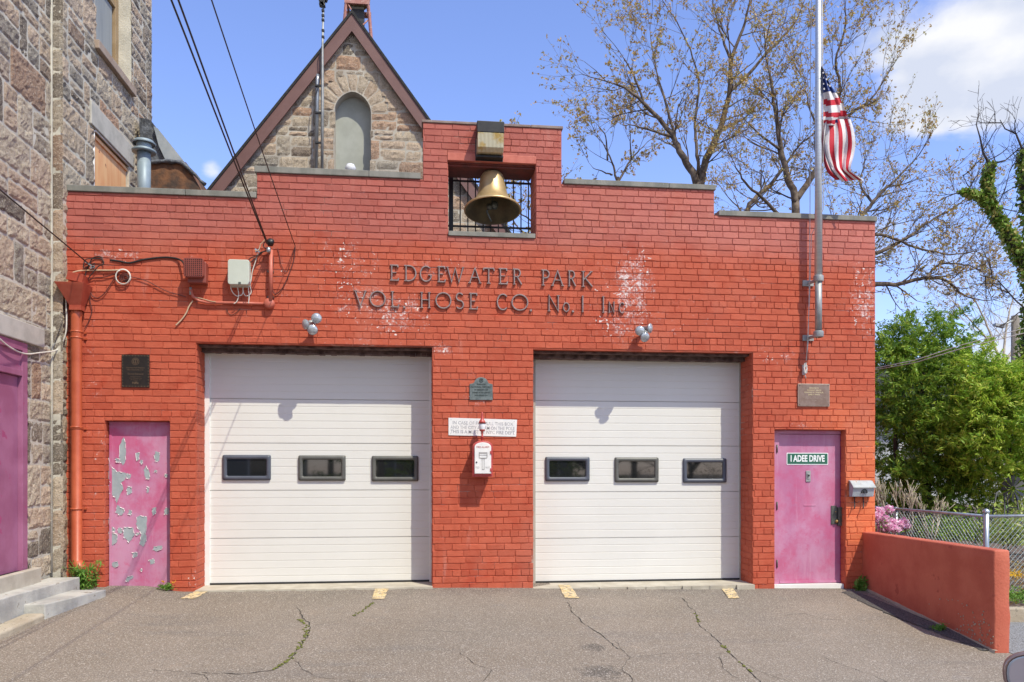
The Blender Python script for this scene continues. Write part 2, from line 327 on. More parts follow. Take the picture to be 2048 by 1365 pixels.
def bark(name, c1, c2):
    m = NB(name); col = m.mix(m.rng(m.noise(5, 6, .65), .35, .65), c1, c2); m.bump(m.noise(18, 6, .7, stretch=(2, 2, .5)), .03); return m.out(col, .9, 0, .2)
M['bark'] = bark('grey_brown_bark', (.075, .055, .042), (.20, .155, .12))
M['barkdark'] = bark('dark_bark', (.045, .035, .032), (.11, .09, .08))
M['barkpale'] = bark('pale_branch', (.42, .35, .26), (.60, .52, .41))
def flagm(name, c): return simple(name, c, tuple(x*.85 for x in c), 8, .75, bump=.004, bscale=14)
M['flagred'] = flagm('flag_red', (.50, .012, .03)); M['flagwhite'] = flagm('flag_white', (.72, .68, .68)); M['flagblue'] = flagm('flag_blue', (.012, .035, .17))

# ------------------------------------------------------------------ mesh helpers
class MB:
    def __init__(s):
        s.bm = bmesh.new(); s.w = s.bm.verts.layers.float_color.new('w'); s.mi = 0; s.smooth = False; s.keep = set()
    def v(s, c, w=(.5, 0, .5)):
        o = s.bm.verts.new(c); o[s.w] = (w[0], w[1], w[2], 1); return o
    def f(s, vs, mi=None, smooth=None):
        try: fc = s.bm.faces.new(vs)
        except ValueError: return None
        fc.material_index = s.mi if mi is None else mi; fc.smooth = s.smooth if smooth is None else smooth; return fc
    def box(s, x0, x1, y0, y1, z0, z1, mi=None, w=(.5, 0, .5)):
        a = [s.v((x, y, z), w) for z in (z0, z1) for y in (y0, y1) for x in (x0, x1)]
        for q in ((0, 2, 3, 1), (4, 5, 7, 6), (0, 1, 5, 4), (1, 3, 7, 5), (3, 2, 6, 7), (2, 0, 4, 6)): s.f([a[i] for i in q], mi, False)
        return a
    def obox(s, c, sx, sy, sz, rot, mi=None):   # oriented box
        a = s.box(-sx/2, sx/2, -sy/2, sy/2, -sz/2, sz/2, mi)
        m = Matrix.Translation(c) @ rot.to_4x4()
        for q in a: q.co = m @ q.co
        return a
    def tube(s, pts, r, seg=8, mi=None, cap=True, smooth=True, w=(.5, 0, .5)):
        pts = [Vector(p) for p in pts]; n = len(pts)
        rs = r if isinstance(r, (list, tuple)) else [r]*n
        prev = None; up = Vector((0, 0, 1))
        for i, p in enumerate(pts):
            t = (pts[min(i+1, n-1)]-pts[max(i-1, 0)])
            if t.length < 1e-9: t = Vector((0, 0, 1))
            t.normalize()
            if i == 0:
                a = up if abs(t.z) < .9 else Vector((1, 0, 0)); n1 = t.cross(a).normalized()
            else: n1 = (n1 - t*n1.dot(t)).normalized()
            n2 = t.cross(n1)
            ring = [s.v(p+(n1*math.cos(2*math.pi*k/seg)+n2*math.sin(2*math.pi*k/seg))*rs[i], w) for k in range(seg)]
            if prev:
                for k in range(seg): s.f([prev[k], prev[(k+1) % seg], ring[(k+1) % seg], ring[k]], mi, smooth)
            elif cap and seg > 2: s.f(list(reversed(ring)), mi, False)
            prev = ring
        if cap and seg > 2: s.f(prev, mi, False)
    def lathe(s, prof, mat=Matrix(), seg=24, mi=None, smooth=True):
        prev = None
        for r, z in prof:
            ring = [s.v(mat @ Vector((r*math.cos(2*math.pi*k/seg), r*math.sin(2*math.pi*k/seg), z))) for k in range(seg)] if r > 1e-6 else [s.v(mat @ Vector((0, 0, z)))]
            if prev:
                if len(prev) == 1 and len(ring) > 1:
                    for k in range(seg): s.f([prev[0], ring[k], ring[(k+1) % seg]], mi, smooth)
                elif len(ring) == 1 and len(prev) > 1:
                    for k in range(seg): s.f([prev[k], prev[(k+1) % seg], ring[0]], mi, smooth)
                elif len(ring) > 1:
                    for k in range(seg): s.f([prev[k], prev[(k+1) % seg], ring[(k+1) % seg], ring[k]], mi, smooth)
            prev = ring
    def prism(s, poly, fn, d0, d1, mi=None):      # poly of (u,v); fn(u,v,d)->co ; extruded d0..d1
        a = [s.v(fn(u, v, d0)) for u, v in poly]; b = [s.v(fn(u, v, d1)) for u, v in poly]; n = len(poly)
        s.f(a, mi, False); s.f(list(reversed(b)), mi, False)
        for i in range(n): s.f([a[i], b[i], b[(i+1) % n], a[(i+1) % n]], mi, False)
    def orient(s, fs_, dirv):
        fs_ = [f for f in fs_ if f]
        if not fs_: return
        fs_[0].normal_update()
        big = max(fs_, key=lambda f: f.calc_area()); big.normal_update()
        if big.normal.dot(dirv) < 0:
            for f in fs_: f.normal_flip()
        s.keep.update(fs_)
    def quad(s, c, ax, ay, mi=None, w=(.5, 0, .5)):
        s.f([s.v(c-ax-ay, w), s.v(c+ax-ay, w), s.v(c+ax+ay, w), s.v(c-ax+ay, w)], mi, False)
    def build(s, name, mats, parent=None, bev=0, fix=True, solid=0):
        if fix: bmesh.ops.recalc_face_normals(s.bm, faces=[f for f in s.bm.faces if f not in s.keep])
        me = bpy.data.meshes.new(name)
        loc = Vector((0, 0, 0)); q = parent
        while q: loc += q.location; q = q.parent
        if parent and loc.length: bmesh.ops.translate(s.bm, verts=s.bm.verts, vec=-loc)
        s.bm.to_mesh(me); s.bm.free()
        for m in (mats if isinstance(mats, (list, tuple)) else [mats]): me.materials.append(M[m] if isinstance(m, str) else m)
        o = bpy.data.objects.new(name, me); COL.objects.link(o)
        if parent: o.parent = parent
        if bev:
            b = o.modifiers.new('bevel', 'BEVEL'); b.width = bev; b.segments = 2; b.limit_method = 'ANGLE'; b.angle_limit = R(40)
        return o
def tag(o, label=None, cat=None, group=None, kind=None):
    if label: o['label'] = label
    if cat: o['category'] = cat
    if group: o['group'] = group
    if kind: o['kind'] = kind
    return o
def thing(name, loc, label, cat, group=None):
    o = bpy.data.objects.new(name, None); o.empty_display_size = .2; COL.objects.link(o); o.location = loc; return tag(o, label, cat, group)
def copy_tree(o, parent=None):
    c = o.copy(); COL.objects.link(c); c.parent = parent
    for ch in [x for x in COL.objects if x.parent == o]: copy_tree(ch, c)
    return c
def pnoise(p, s=1): return noise.noise(Vector(p)*s)
FP = lambda u, v, d: Vector((u, -d, v))       # facade plane, d = outward
def gh(X, Y):                                 # height of the driveway
    X = max(-8, min(9, X)); u_ = max(0, min(1, (-2.9-X)/.8)); z = -.047-.0195*max(0, X-.2)+.078*u_*u_*(3-2*u_)
    if Y < 0: z += (.085+.006*max(0, X))*max(Y, -5.2) + .02*min(0, Y+5.2)*(1 if Y > -9 else 0) + (-.076 if Y <= -9 else 0)
    return z
def G(px, py, lift=0):
    d = ray(px, py); t = 5.0
    for _ in range(60):
        p = CAM+d*t; e = p.z-gh(p.x, p.y)-lift
        t += e/(-d.z+.085)*.8
    return CAM+d*t
def text(body, size, fn, depth=.002, parent=None, name='lettering', mat='signtext', width=None, align='CENTER', shear=0, bold=0):
    cu = bpy.data.curves.new('t', 'FONT'); cu.body = body; cu.size = size; cu.align_x = align; cu.align_y = 'CENTER'; cu.extrude = depth; cu.offset = bold; cu.resolution_u = 3
    cu.space_line = .95
    o = bpy.data.objects.new('t', cu); COL.objects.link(o)
    bpy.context.view_layer.update()
    me = bpy.data.meshes.new_from_object(o.evaluated_get(bpy.context.evaluated_depsgraph_get()))
    bpy.data.objects.remove(o)
    xs = [v.co.x for v in me.vertices] or [0, 1]
    k = width/(max(xs)-min(xs)) if width else 1
    loc = Vector((0, 0, 0)); q = parent
    while q: loc += q.location; q = q.parent
    for v in me.vertices: v.co = fn(v.co.x*k, v.co.y, v.co.z)-loc
    me.materials.append(M[mat]); me.name = name
    r = bpy.data.objects.new(name, me); COL.objects.link(r)
    if parent: r.parent = parent
    return r
#====================================================================== brick facade geometry
XL = P(131, 900).x; XR = P(1750, 900).x
def zt(px, py, Y=0): return P(px, py, Y).z
Z1 = zt(132, 383); Z2 = zt(515, 346); Z3 = zt(847, 246); Z4 = zt(1125, 369); Z5 = zt(1430, 432)
XS = [XL, P(514, 400).x, P(846, 300).x, P(1123, 300).x, P(1428, 420).x, XR]
ZS = [Z1, Z2, Z3, Z4, Z5]
BO = (P(895, 400).x, P(1072, 400).x, zt(1072, 478)+.0, zt(895, 322))          # bell opening
G1 = (P(392, 900).x, P(865, 900).x, -.2, zt(398, 686))
G2 = (P(1066, 900).x, P(1505, 900).x, -.3, zt(1067, 699))
D1 = (P(210, 1000).x, P(340, 1000).x, -.3, zt(210, 842))
D2 = (P(1549, 1000).x, P(1691, 1000).x, -.3, zt(1549, 860))
DEP = .40
TOP = 9.0
HOLES = [BO, G1, G2, D1, D2] + [(XS[i], XS[i+1], ZS[i], TOP) for i in range(5)]
STAINS = [(980, 600, 330, 75, .30), (690, 530, 60, 60, .6), (1250, 470, 160, 40, .28), (720, 600, 60, 40, .7), (860, 540, 70, 30, .55), (1000, 545, 60, 20, .45), (620, 570, 40, 60, .4), (700, 450, 60, 30, .35), (1100, 500, 120, 20, .25), (1380, 640, 80, 60, .45), (1500, 560, 60, 70, .35), (1150, 620, 80, 30, .4), (300, 600, 90, 60, .2), (850, 650, 60, 30, .45),
          (905, 515, 60, 18, .4), (710, 520, 55, 40, .6), (690, 560, 30, 60, .55), (790, 630, 70, 40, .75), (1270, 570, 40, 70, .85), (1245, 640, 50, 50, .75), (1215, 560, 60, 50, .5),
          (980, 590, 130, 60, .3), (1290, 490, 70, 12, .45), (1730, 600, 40, 70, .75), (1700, 640, 70, 60, .35), (880, 697, 30, 14, .7), (760, 688, 120, 10, .55), (565, 590, 20, 90, .45),
          (560, 520, 90, 40, .35), (240, 512, 45, 14, .75), (385, 520, 40, 18, .5), (200, 640, 70, 60, .30), (180, 700, 30, 160, .45), (960, 790, 50, 50, .5), (1620, 850, 60, 10, .6),
          (1555, 712, 80, 22, .55), (730, 380, 90, 30, .42), (660, 400, 60, 50, .3), (1140, 380, 40, 40, .3), (200, 950, 14, 250, .5), (240, 880, 90, 16, .35), (1530, 1140, 12, 60, .5), (1420, 600, 120, 60, .30),
          (400, 1160, 20, 20, .7), (600, 660, 60, 30, .35), (1700, 1000, 40, 120, .12), (450, 400, 120, 30, .25)]
ST = []
for px, py, rx, ry, wt in STAINS:
    c = P(px, py); ST.append((c.x, c.z, rx/150, ry/150, wt))
ZUP = zt(900, 500)
def wattr(x, z, tint):
    g = 0
    for cx, cz, rx, rz, wt in ST:
        d = ((x-cx)/rx)**2+((z-cz)/rz)**2
        if d < 2.2: g = max(g, wt*max(0, 1-d/2.2)**.6)
    # paint zones: older pinkish paint above, newer orange-red below
    zb = 1/(1+math.exp((z-ZUP+.1*math.sin(x*1.3))*5.5))
    b = .15+.6*zb
    k_ = 1/(1+math.exp((z-2.5+.25*math.sin(x*2))*3)); b += .42*k_/(1+math.exp(-(x-5.3)*2.2))
    if -.1 < x < 2.6 and zt(900, 700) < z < ZUP+.1: b += .1
    if z < .45: b -= .15
    return (tint, g, b)
def subtract(rects, holes):
    for h in holes:
        o = []
        for (a, b, c, d) in rects:
            if b <= h[0]+1e-5 or a >= h[1]-1e-5 or d <= h[2]+1e-5 or c >= h[3]-1e-5: o.append((a, b, c, d)); continue
            if a < h[0]: o.append((a, h[0], c, d))
            if b > h[1]: o.append((h[1], b, c, d))
            aa, bb = max(a, h[0]), min(b, h[1])
            if c < h[2]: o.append((aa, bb, c, h[2]))
            if d > h[3]: o.append((aa, bb, h[3], d))
        rects = o
    return rects
CH = .0868; BL = .229
def lay(mb, u0, u1, z0, z1, fn, holes=(), attr=wattr, seed=1, joint=.0065, proud=.009, phase=0):
    rnd = random.Random(seed)
    k0 = int(math.floor(z0/CH))-1; k = k0
    while k*CH < z1:
        za, zb = k*CH, (k+1)*CH
        L = BL/2 if k % 6 == 1 else BL
        off = (0 if k % 2 else L/2)+phase+rnd.uniform(-.012, .012)
        u = u0-L+((off) % L)
        while u < u1:
            ul = L*(1+rnd.uniform(-.05, .05)); ua, ub = max(u, u0), min(u+ul, u1)
            zza, zzb = max(za, z0), min(zb, z1)
            tint = rnd.random()
            if ub-ua > .02 and zzb-zza > .02:
                for (a, b, c, d) in subtract([(ua, ub, zza, zzb)], holes):
                    if b-a < .03 or d-c < .02: continue
                    brick(mb, a, b, c, d, fn, attr, tint, rnd, joint, proud)
            u += ul
        k += 1
def brick(mb, a, b, c, d, fn, attr, tint, rnd, joint, proud):
    j = lambda m: rnd.uniform(-m, m)
    pr = proud+j(.0025)
    bad = rnd.random() < .07
    h = joint*.5
    e = .0055
    jj = .0022 if not bad else .006
    wob = pnoise(((a+b)/2, 0, c), .8)*.004
    hv = h*.55; ev = e*.6
    base = [(a+hv*.6, c+h*.6+wob), (b-hv*.6, c+h*.6+wob), (b-hv*.6, d-h*.6+wob), (a+hv*.6, d-h*.6+wob)]
    fr = [(a+hv+ev+j(jj), c+h+e+j(jj)+wob), ((a+b)/2, c+h+e+j(jj)+wob), (b-hv-ev+j(jj), c+h+e+j(jj)+wob), (b-hv-ev+j(jj), d-h-e+j(jj)+wob), ((a+b)/2+j(.02), d-h-e+j(jj)+wob), (a+hv+ev+j(jj), d-h-e+j(jj)+wob)]
    B = [mb.v(fn(u, z, -.004), attr(u, z, tint)) for u, z in base]
    Fv = [mb.v(fn(u, z, pr+j(.0012)), attr(u, z, tint)) for u, z in fr]
    fl = [mb.f(Fv, 0, False), mb.f([B[0], B[1], Fv[2], Fv[1], Fv[0]], 0, False), mb.f([B[1], B[2], Fv[3], Fv[2]], 0, False),
          mb.f([B[2], B[3], Fv[5], Fv[4], Fv[3]], 0, False), mb.f([B[3], B[0], Fv[0], Fv[5]], 0, False)]
    mb.orient(fl, fn(a, c, 1)-fn(a, c, 0))
def slab(mb, us, zs, occ, fn, d0, d1, mi=0, attr=None, step=None):   # solid cells of a grid between depths d0 (front) and d1 (back)
    def refine(v):
        v = sorted(set(round(x, 5) for x in v))
        if not step: return v
        o = []
        for a, b in zip(v, v[1:]):
            n = max(1, int((b-a)/step)); o += [a+(b-a)*i/n for i in range(n)]
        return o+[v[-1]]
    us, zs = refine(us), refine(zs)
    at = attr or (lambda u, z, t: (.5, 0, .5)); cache = {}
    def V(i, j, k):
        if (i, j, k) not in cache: cache[(i, j, k)] = mb.v(fn(us[i], zs[j], (d0, d1)[k]), at(us[i], zs[j], .5))
        return cache[(i, j, k)]
    nu, nz = len(us)-1, len(zs)-1
    O = [[occ((us[i]+us[i+1])/2, (zs[j]+zs[j+1])/2) for j in range(nz)] for i in range(nu)]
    g = lambda i, j: 0 <= i < nu and 0 <= j < nz and O[i][j]
    for i in range(nu):
        for j in range(nz):
            if not O[i][j]: continue
            mb.f([V(i, j, 0), V(i+1, j, 0), V(i+1, j+1, 0), V(i, j+1, 0)], mi, False)
            mb.f([V(i, j, 1), V(i, j+1, 1), V(i+1, j+1, 1), V(i+1, j, 1)], mi, False)
            if not g(i-1, j): mb.f([V(i, j, 0), V(i, j+1, 0), V(i, j+1, 1), V(i, j, 1)], mi, False)
            if not g(i+1, j): mb.f([V(i+1, j, 0), V(i+1, j, 1), V(i+1, j+1, 1), V(i+1, j+1, 0)], mi, False)
            if not g(i, j-1): mb.f([V(i, j, 0), V(i, j, 1), V(i+1, j, 1), V(i+1, j, 0)], mi, False)
            if not g(i, j+1): mb.f([V(i, j+1, 0), V(i+1, j+1, 0), V(i+1, j+1, 1), V(i, j+1, 1)], mi, False)

# ------------------------------------------------------------------ ground
def ground():
    mb = MB()
    xs = [-400, -120, -40, -20, -12, -8]+[-6+i*.5 for i in range(37)]+[14, 18, 26, 40, 120, 400]
    ys = [-400, -120, -60, -40, -25, -18, -14, -12]+[-10.5+i*.4 for i in range(28)]+[1.5, 3, 6, 12, 25, 60, 150, 500]
    g = [[mb.v((x, y, gh(x, y)+(pnoise((x, y, 0), .45)*.02 if -9 < y < -.4 and -3.5 < x < 5.9 else 0))) for y in ys] for x in xs]
    for i in range(len(xs)-1):
        for j in range(len(ys)-1): mb.f([g[i][j], g[i+1][j], g[i+1][j+1], g[i][j+1]], 0, True)
    tag(mb.build('driveway', 'asphalt'), kind='structure')
ground()
def gstrip(mb, pts, wd, lift=.004, mi=0, rag=0.3, seed=0):    # ribbon along ground following polyline of world xy
    rnd = random.Random(seed); P2 = []
    for a, b in zip(pts, pts[1:]):
        n = max(2, int((Vector(b)-Vector(a)).length/.05))
        for i in range(n): P2.append(Vector(a)+(Vector(b)-Vector(a))*(i/n))
    P2.append(Vector(pts[-1])); prev = None
    for i, p in enumerate(P2):
        t = (P2[min(i+1, len(P2)-1)]-P2[max(i-1, 0)]); t.normalize(); n = Vector((-t.y, t.x))
        c = p+n*rnd.uniform(-.012, .012)+n*pnoise((p.x*4, p.y*4, seed), 1)*.03
        ww = wd*rnd.uniform(1-rag, 1+rag)*(1 if 0 < i < len(P2)-1 else .2)
        q = []
        for s_ in (-1, 1):
            e = c+n*s_*ww/2; q.append(mb.v((e.x, e.y, gh(e.x, e.y)+(pnoise((e.x, e.y, 0), .45)*.02 if -9 < e.y < -.4 and -3.5 < e.x < 5.9 else 0)+lift)))
        if prev: mb.f([prev[0], prev[1], q[1], q[0]], mi, False)
        prev = q
def gxy(px, py): p = G(px, py); return (p.x, p.y)
mb = MB()
CR = [[(594, 1213), (610, 1240), (622, 1256), (612, 1276), (590, 1310), (568, 1330), (545, 1342), (480, 1351), (400, 1347)],
      [(747, 1200), (735, 1216), (705, 1234), (670, 1243), (630, 1252)], [(590, 1320), (604, 1342), (640, 1358), (700, 1364), (760, 1372)],
      [(1133, 1205), (1148, 1230), (1180, 1255), (1210, 1280), (1240, 1302)], [(1227, 1278), (1245, 1305), (1262, 1318), (1330, 1310), (1400, 1309), (1450, 1307)],
      [(1365, 1195), (1390, 1225), (1400, 1250), (1430, 1275), (1455, 1303), (1480, 1325), (1505, 1350), (1530, 1375)],
      [(1440, 1310), (1446, 1340), (1480, 1362)], [(1480, 1325), (1540, 1352), (1600, 1374)],
      [(920, 1305), (950, 1328), (985, 1340), (968, 1360), (965, 1375)], [(300, 1340), (370, 1346), (410, 1352), (425, 1372)], [(800, 1261), (900, 1264), (960, 1268)],
      [(1640, 1310), (1700, 1335), (1750, 1352), (1790, 1372)], [(1550, 1232), (1610, 1228), (1650, 1240), (1740, 1243)], [(1262, 1318), (1240, 1340), (1270, 1370)]]
for i, c in enumerate(CR): gstrip(mb, [gxy(*q) for q in c], .0075 if i in (0, 3, 5) else .004, .0045, 0, .8, i)
tag(mb.build('ground_cracks', 'crack'), kind='structure')
mb = MB()
rnd = random.Random(5)
for pl in ([(600, 1240), (617, 1254), (610, 1276), (592, 1306), (570, 1328), (548, 1341)], [(745, 1205), (733, 1217), (708, 1232)], [(1390, 1225), (1398, 1245)], [(1436, 1283), (1460, 1307)], [(1470, 1318), (1500, 1345)]):
    for (a, b) in zip(pl, pl[1:]):
        for k in range(22):
            if rnd.random() < .35: continue
            t = rnd.random(); p = G(a[0]+(b[0]-a[0])*t, a[1]+(b[1]-a[1])*t)
            c = Vector((p.x+rnd.gauss(0, .012), p.y+rnd.gauss(0, .012), 0)); c.z = gh(c.x, c.y)+pnoise((c.x, c.y, 0), .45)*.02+.004
            mb.lathe([(.017*rnd.uniform(.4, 1), 0), (.011, .006), (0, .009)], Matrix.Translation(c), 6)
tag(mb.build('crack_moss', 'moss'), 'green moss growing along the cracks in the driveway', 'moss', kind='stuff')
# yellow painted line ends in front of the garage doors
LINES = [[(408, 1178), (425, 1180), (388, 1199), (362, 1199)], [(752, 1177), (777, 1177), (768, 1198), (745, 1198)],
         [(1117, 1171), (1137, 1171), (1157, 1198), (1131, 1198)], [(1437, 1172), (1458, 1172), (1479, 1197), (1458, 1197)]]
for i, q in enumerate(LINES):
    mb = MB(); rnd = random.Random(i); pts = [G(*p) for p in q]; n = 12
    L_ = [pts[0].lerp(pts[3], t/n) for t in range(n+1)]; R_ = [pts[1].lerp(pts[2], t/n) for t in range(n+1)]
    vs = [[mb.v(Vector((c.x, c.y, gh(c.x, c.y)+pnoise((c.x, c.y, 0), .45)*.02*(c.y < -.4)+.0085))) for c in (a.lerp(b, -rnd.uniform(0, .08)), a.lerp(b, 1+rnd.uniform(0, .08)))] for a, b in zip(L_, R_)]
    for a, b in zip(vs, vs[1:]):
        mb.f([a[0], a[1], b[1], b[0]], 0, False)
    tag(mb.build('painted_line', 'paintyellow'), kind='structure')
# concrete door sills
for g, y0 in ((G1, -.034), (G2, -.078)):
    mb = MB(); n = 24; rnd = random.Random(3)
    for k in range(n):
        xa = g[0]+(g[1]-g[0])*k/n; xb = g[0]+(g[1]-g[0])*(k+1)/n
        mb.box(xa, xb, -.05-rnd.random()*.05, .7, -.5, y0)
    tag(mb.build('door_sill_slab', 'concretewarm'), kind='structure')
# loose gravel strip, coloured dark for the shadow of the retaining wall
mb = MB(); a_, b_ = G(1690, 1185), G(1975, 1303); n = 60; prev = None
for i in range(n+1):
    c = a_.lerp(b_, i/n); wv = .05+.10*math.sin(min(1, i/n*1.1)*math.pi)+.05*pnoise((i*.5, 0, 3), 1)
    q = [mb.v((c.x-wv, c.y, gh(c.x-wv, c.y)+.006+pnoise((c.x-wv, c.y, 0), .45)*.02*(c.x-wv < 5.9))), mb.v((c.x+.12, c.y, gh(c.x, c.y)+.03))]
    if prev: mb.f([prev[0], prev[1], q[1], q[0]], 0, False)
    prev = q
tag(mb.build('gravel_strip', 'gravel'), 'loose gravel with the wall shadow in its colour along the foot of the red retaining wall', 'gravel', kind='stuff')

# ------------------------------------------------------------------ fire station
fs = thing('fire_station', (0, 0, 0), 'red painted brick firehouse with stepped parapet and two white garage doors', 'building')
mb = MB()
lay(mb, XL, XR, -.25, TOP, FP, HOLES, seed=2)
occ = lambda u, z: not any(h[0] < u < h[1] and h[2] < z < h[3] for h in HOLES)
us = list(XS)+[h[i] for h in HOLES[:5] for i in (0, 1)]; zs = [-.6, -.25, -.2, -.3]+ZS+[h[i] for h in HOLES[:5] for i in (2, 3)]
zs = [z for z in zs if z < TOP]
slab(mb, us, zs, lambda u, z: occ(u, max(z, -.15)) , FP, 0, -DEP-.1, 1, wattr, .12)
# brick jambs
for X, sgn, y1, zz in ((G1[0], 1, DEP, G1[3]), (G1[1], -1, DEP, G1[3]), (G2[0], 1, DEP, G2[3]), (G2[1], -1, DEP, G2[3]), (D2[1], -1, .14, D2[3]), (D2[0], 1, .14, D2[3]), (D1[0], 1, .12, D1[3]), (D1[1], -1, .12, D1[3])):
    lay(mb, .012, y1, -.3, zz, lambda u, z, d, X=X, s=sgn: Vector((X+s*d, u, z)), (), lambda u, z, t, X=X: (t*.8, .1, wattr(X, z, t)[2]-.05), 5, .0075, .006)
# bell opening cheeks
for X, sgn in ((BO[0], 1), (BO[1], -1)):
    lay(mb, .012, .42, BO[2], BO[3], lambda u, z, d, X=X, s=sgn: Vector((X+s*d, u, z)), (), wattr, 5)
# right return of the tower and the steps above the roofs
mb.build('brick_wall', ['brick', 'joint'], fs, fix=True)
# rest of the building: side and back walls and the flat roof
mb = MB()
mb.box(XR-.3, XR-.002, .52, 9, -.6, Z5-.35); mb.box(XL+.05, XL+.35, .52, 9, -.6, Z5-.35); mb.box(XL+.35, XR-.3, 8.7, 9, -.6, Z5-.35)
mb.build('side_wall', 'redhead', fs)
mb = MB(); mb.box(XL+.06, XR-.31, .52, 8.69, Z5-.9, Z5-.75); mb.build('flat_roof', 'tar', fs)
# soffits and lintels
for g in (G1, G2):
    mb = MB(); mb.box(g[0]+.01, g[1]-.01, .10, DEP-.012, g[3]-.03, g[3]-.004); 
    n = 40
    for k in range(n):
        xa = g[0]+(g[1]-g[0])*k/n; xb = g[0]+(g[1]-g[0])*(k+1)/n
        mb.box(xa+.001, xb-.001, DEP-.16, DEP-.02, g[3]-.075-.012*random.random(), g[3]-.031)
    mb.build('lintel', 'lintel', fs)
# copings
def coping(name, x0, x1, z, mat, th, ov=.03, l=0, r=0):
    mb = MB(); rnd = random.Random(int(z*100)); x = x0-l
    while x < x1+r:
        xb = min(x+1.45, x1+r)
        if x1+r-xb < .3: xb = x1+r
        mb.box(x+.002, xb-.002, -ov-rnd.random()*.004, .5, z+.001, z+th+rnd.uniform(-.003, .003)); x = xb
    mb.build(name, mat, fs, bev=.006)
coping('coping', XS[0], XS[1]-.005, ZS[0], 'coping', .075)
coping('coping', XS[1]-.03, XS[2]-.03, ZS[1], 'coping', .08)
coping('coping', XS[2], XS[3], ZS[2], 'copingbrown', .038, .02, .02, .02)
coping('coping', XS[3]+.03, XS[4]+.02, ZS[3], 'coping', .07)
coping('coping', XS[4]+.06, XS[5], ZS[4], 'coping', .07, .03, 0, .02)
mb = MB(); mb.box(BO[0]+.012, BO[1]-.012, -.03, .44, BO[2]-.0, BO[2]+.06); mb.build('opening_sill', 'coping', fs, bev=.005)
mb = MB(); mb.box(BO[0]+.012, BO[1]-.012, .06, .48, BO[3]-.045, BO[3]-.005); mb.box(BO[0]+.015, BO[1]-.015, .03, .08, BO[3]-.02, BO[3]-.004)
mb.build('opening_lintel', 'soffit', fs, bev=.004)
# head band over the bell opening
mb = MB(); mb.box(BO[0]-.0, BO[1]+.0, -.016, .03, BO[3]+.005, BO[3]+.105); mb.build('head_band', 'redconduit', fs, bev=.004)

# ---- garage doors
def garage(g, px0, px1, pyt, zb, seams_px, pxm, wins, seed):
    Y = DEP
    x0, x1 = P(px0, 900, Y).x, P(px1, 900, Y).x
    zt_ = P(pxm, pyt, Y).z; seams = [zt_]+[P(pxm, y, Y).z for y in seams_px]+[zb]
    mb = MB(); t = .05
    def prof():
        pr = []
        for a, b in zip(seams, seams[1:]):
            n = 6; h = (a-b)/n
            for i in range(n):
                za = a-i*h; zc = a-(i+1)*h
                if i == 0: pr += [(za-.001, .014), (za-.005, .001)]
                else: pr += [(za-.0005, .0032), (za-.004, .001)]
                pr += [(zc+.012, -.0006), (zc+.004, .0006)]
            pr += [(b+.005, .004), (b+.001, .018)]
        return pr
    pr = prof(); N = 10; prev = None; xs = [x0+t+(x1-x0-2*t)*i/N for i in range(N+1)]
    for z, dy in pr:
        row = [mb.v((x, Y+.035+dy+.002*pnoise((x, z, seed), .6), z)) for x in xs]
        if prev:
            for i in range(N): mb.f([prev[i], row[i], row[i+1], prev[i+1]], 0, False)
        prev = row
    mb.box(x0+t, x1-t, Y+.06, Y+.09, zb, zt_, 0)
    mb.box(x0+t, x1-t, Y+.022, Y+.06, zb-.0, zb+.022, 2)
    for a, b, c, d, m in ((x0-.05, x0+t, zb-.02, zt_+.06, 1), (x1-t, x1+.05, zb-.02, zt_+.06, 1), (x0+t, x1-t, zt_-.003, zt_+.06, 1)):
        mb.box(a, b, Y+.004, Y+.085, c, d, m)
    o = mb.build('garage_door', ['white', 'whitetrim' if seed == 1 else 'dirtytrim', 'rubber'], fs)
    for (a, b, ya, yb, fm) in wins:
        pa, pb = P(a, ya, Y), P(b, yb, Y); xa, xb, zu, zl = pa.x, pb.x, pa.z, pb.z
        m = MB()
        def rr(x_, X_, z_, Z_, r, n=5):
            o_ = []
            for cx, cz, a0 in ((X_-r, Z_-r, 0), (x_+r, Z_-r, 90), (x_+r, z_+r, 180), (X_-r, z_+r, 270)):
                for k in range(n+1): o_.append((cx+r*math.cos(R(a0+90*k/n)), cz+r*math.sin(R(a0+90*k/n))))
            return o_
        rings = []
        for ins, dy, r in ((0, .036, .02), (.003, .008, .02), (.045, .003, .025), (.058, .02, .02), (.06, .034, .02)):
            rings.append([m.v((u, Y+dy, z)) for u, z in rr(xa+ins, xb-ins, zl+ins, zu-ins, r)])
        for p, q in zip(rings, rings[1:]):
            for k in range(len(p)): m.f([p[k], p[(k+1) % len(p)], q[(k+1) % len(p)], q[k]], 0, True)
        m.build('door_window', fm, o)
        m = MB(); m.box(xa+.055, xb-.055, Y+.0262, Y+.032, zl+.055, zu-.055); m.build('window_pane', 'glass', o)
    return o
garage(G1, 411, 866, 711, -.030, (799, 887, 981, 1076), 640, ((444, 541, 910, 961, 'bluegrey'), (596, 691, 911, 962, 'greyframe'), (743, 837, 912, 963, 'greyframe')), 1)
garage(G2, 1064, 1487, 722, -.074, (803, 892, 984, 1076), 1276, ((1091, 1180, 914, 963, 'bluegrey'), (1230, 1318, 915, 965, 'greyframe'), (1367, 1454, 917, 966, 'bluegrey')), 2)
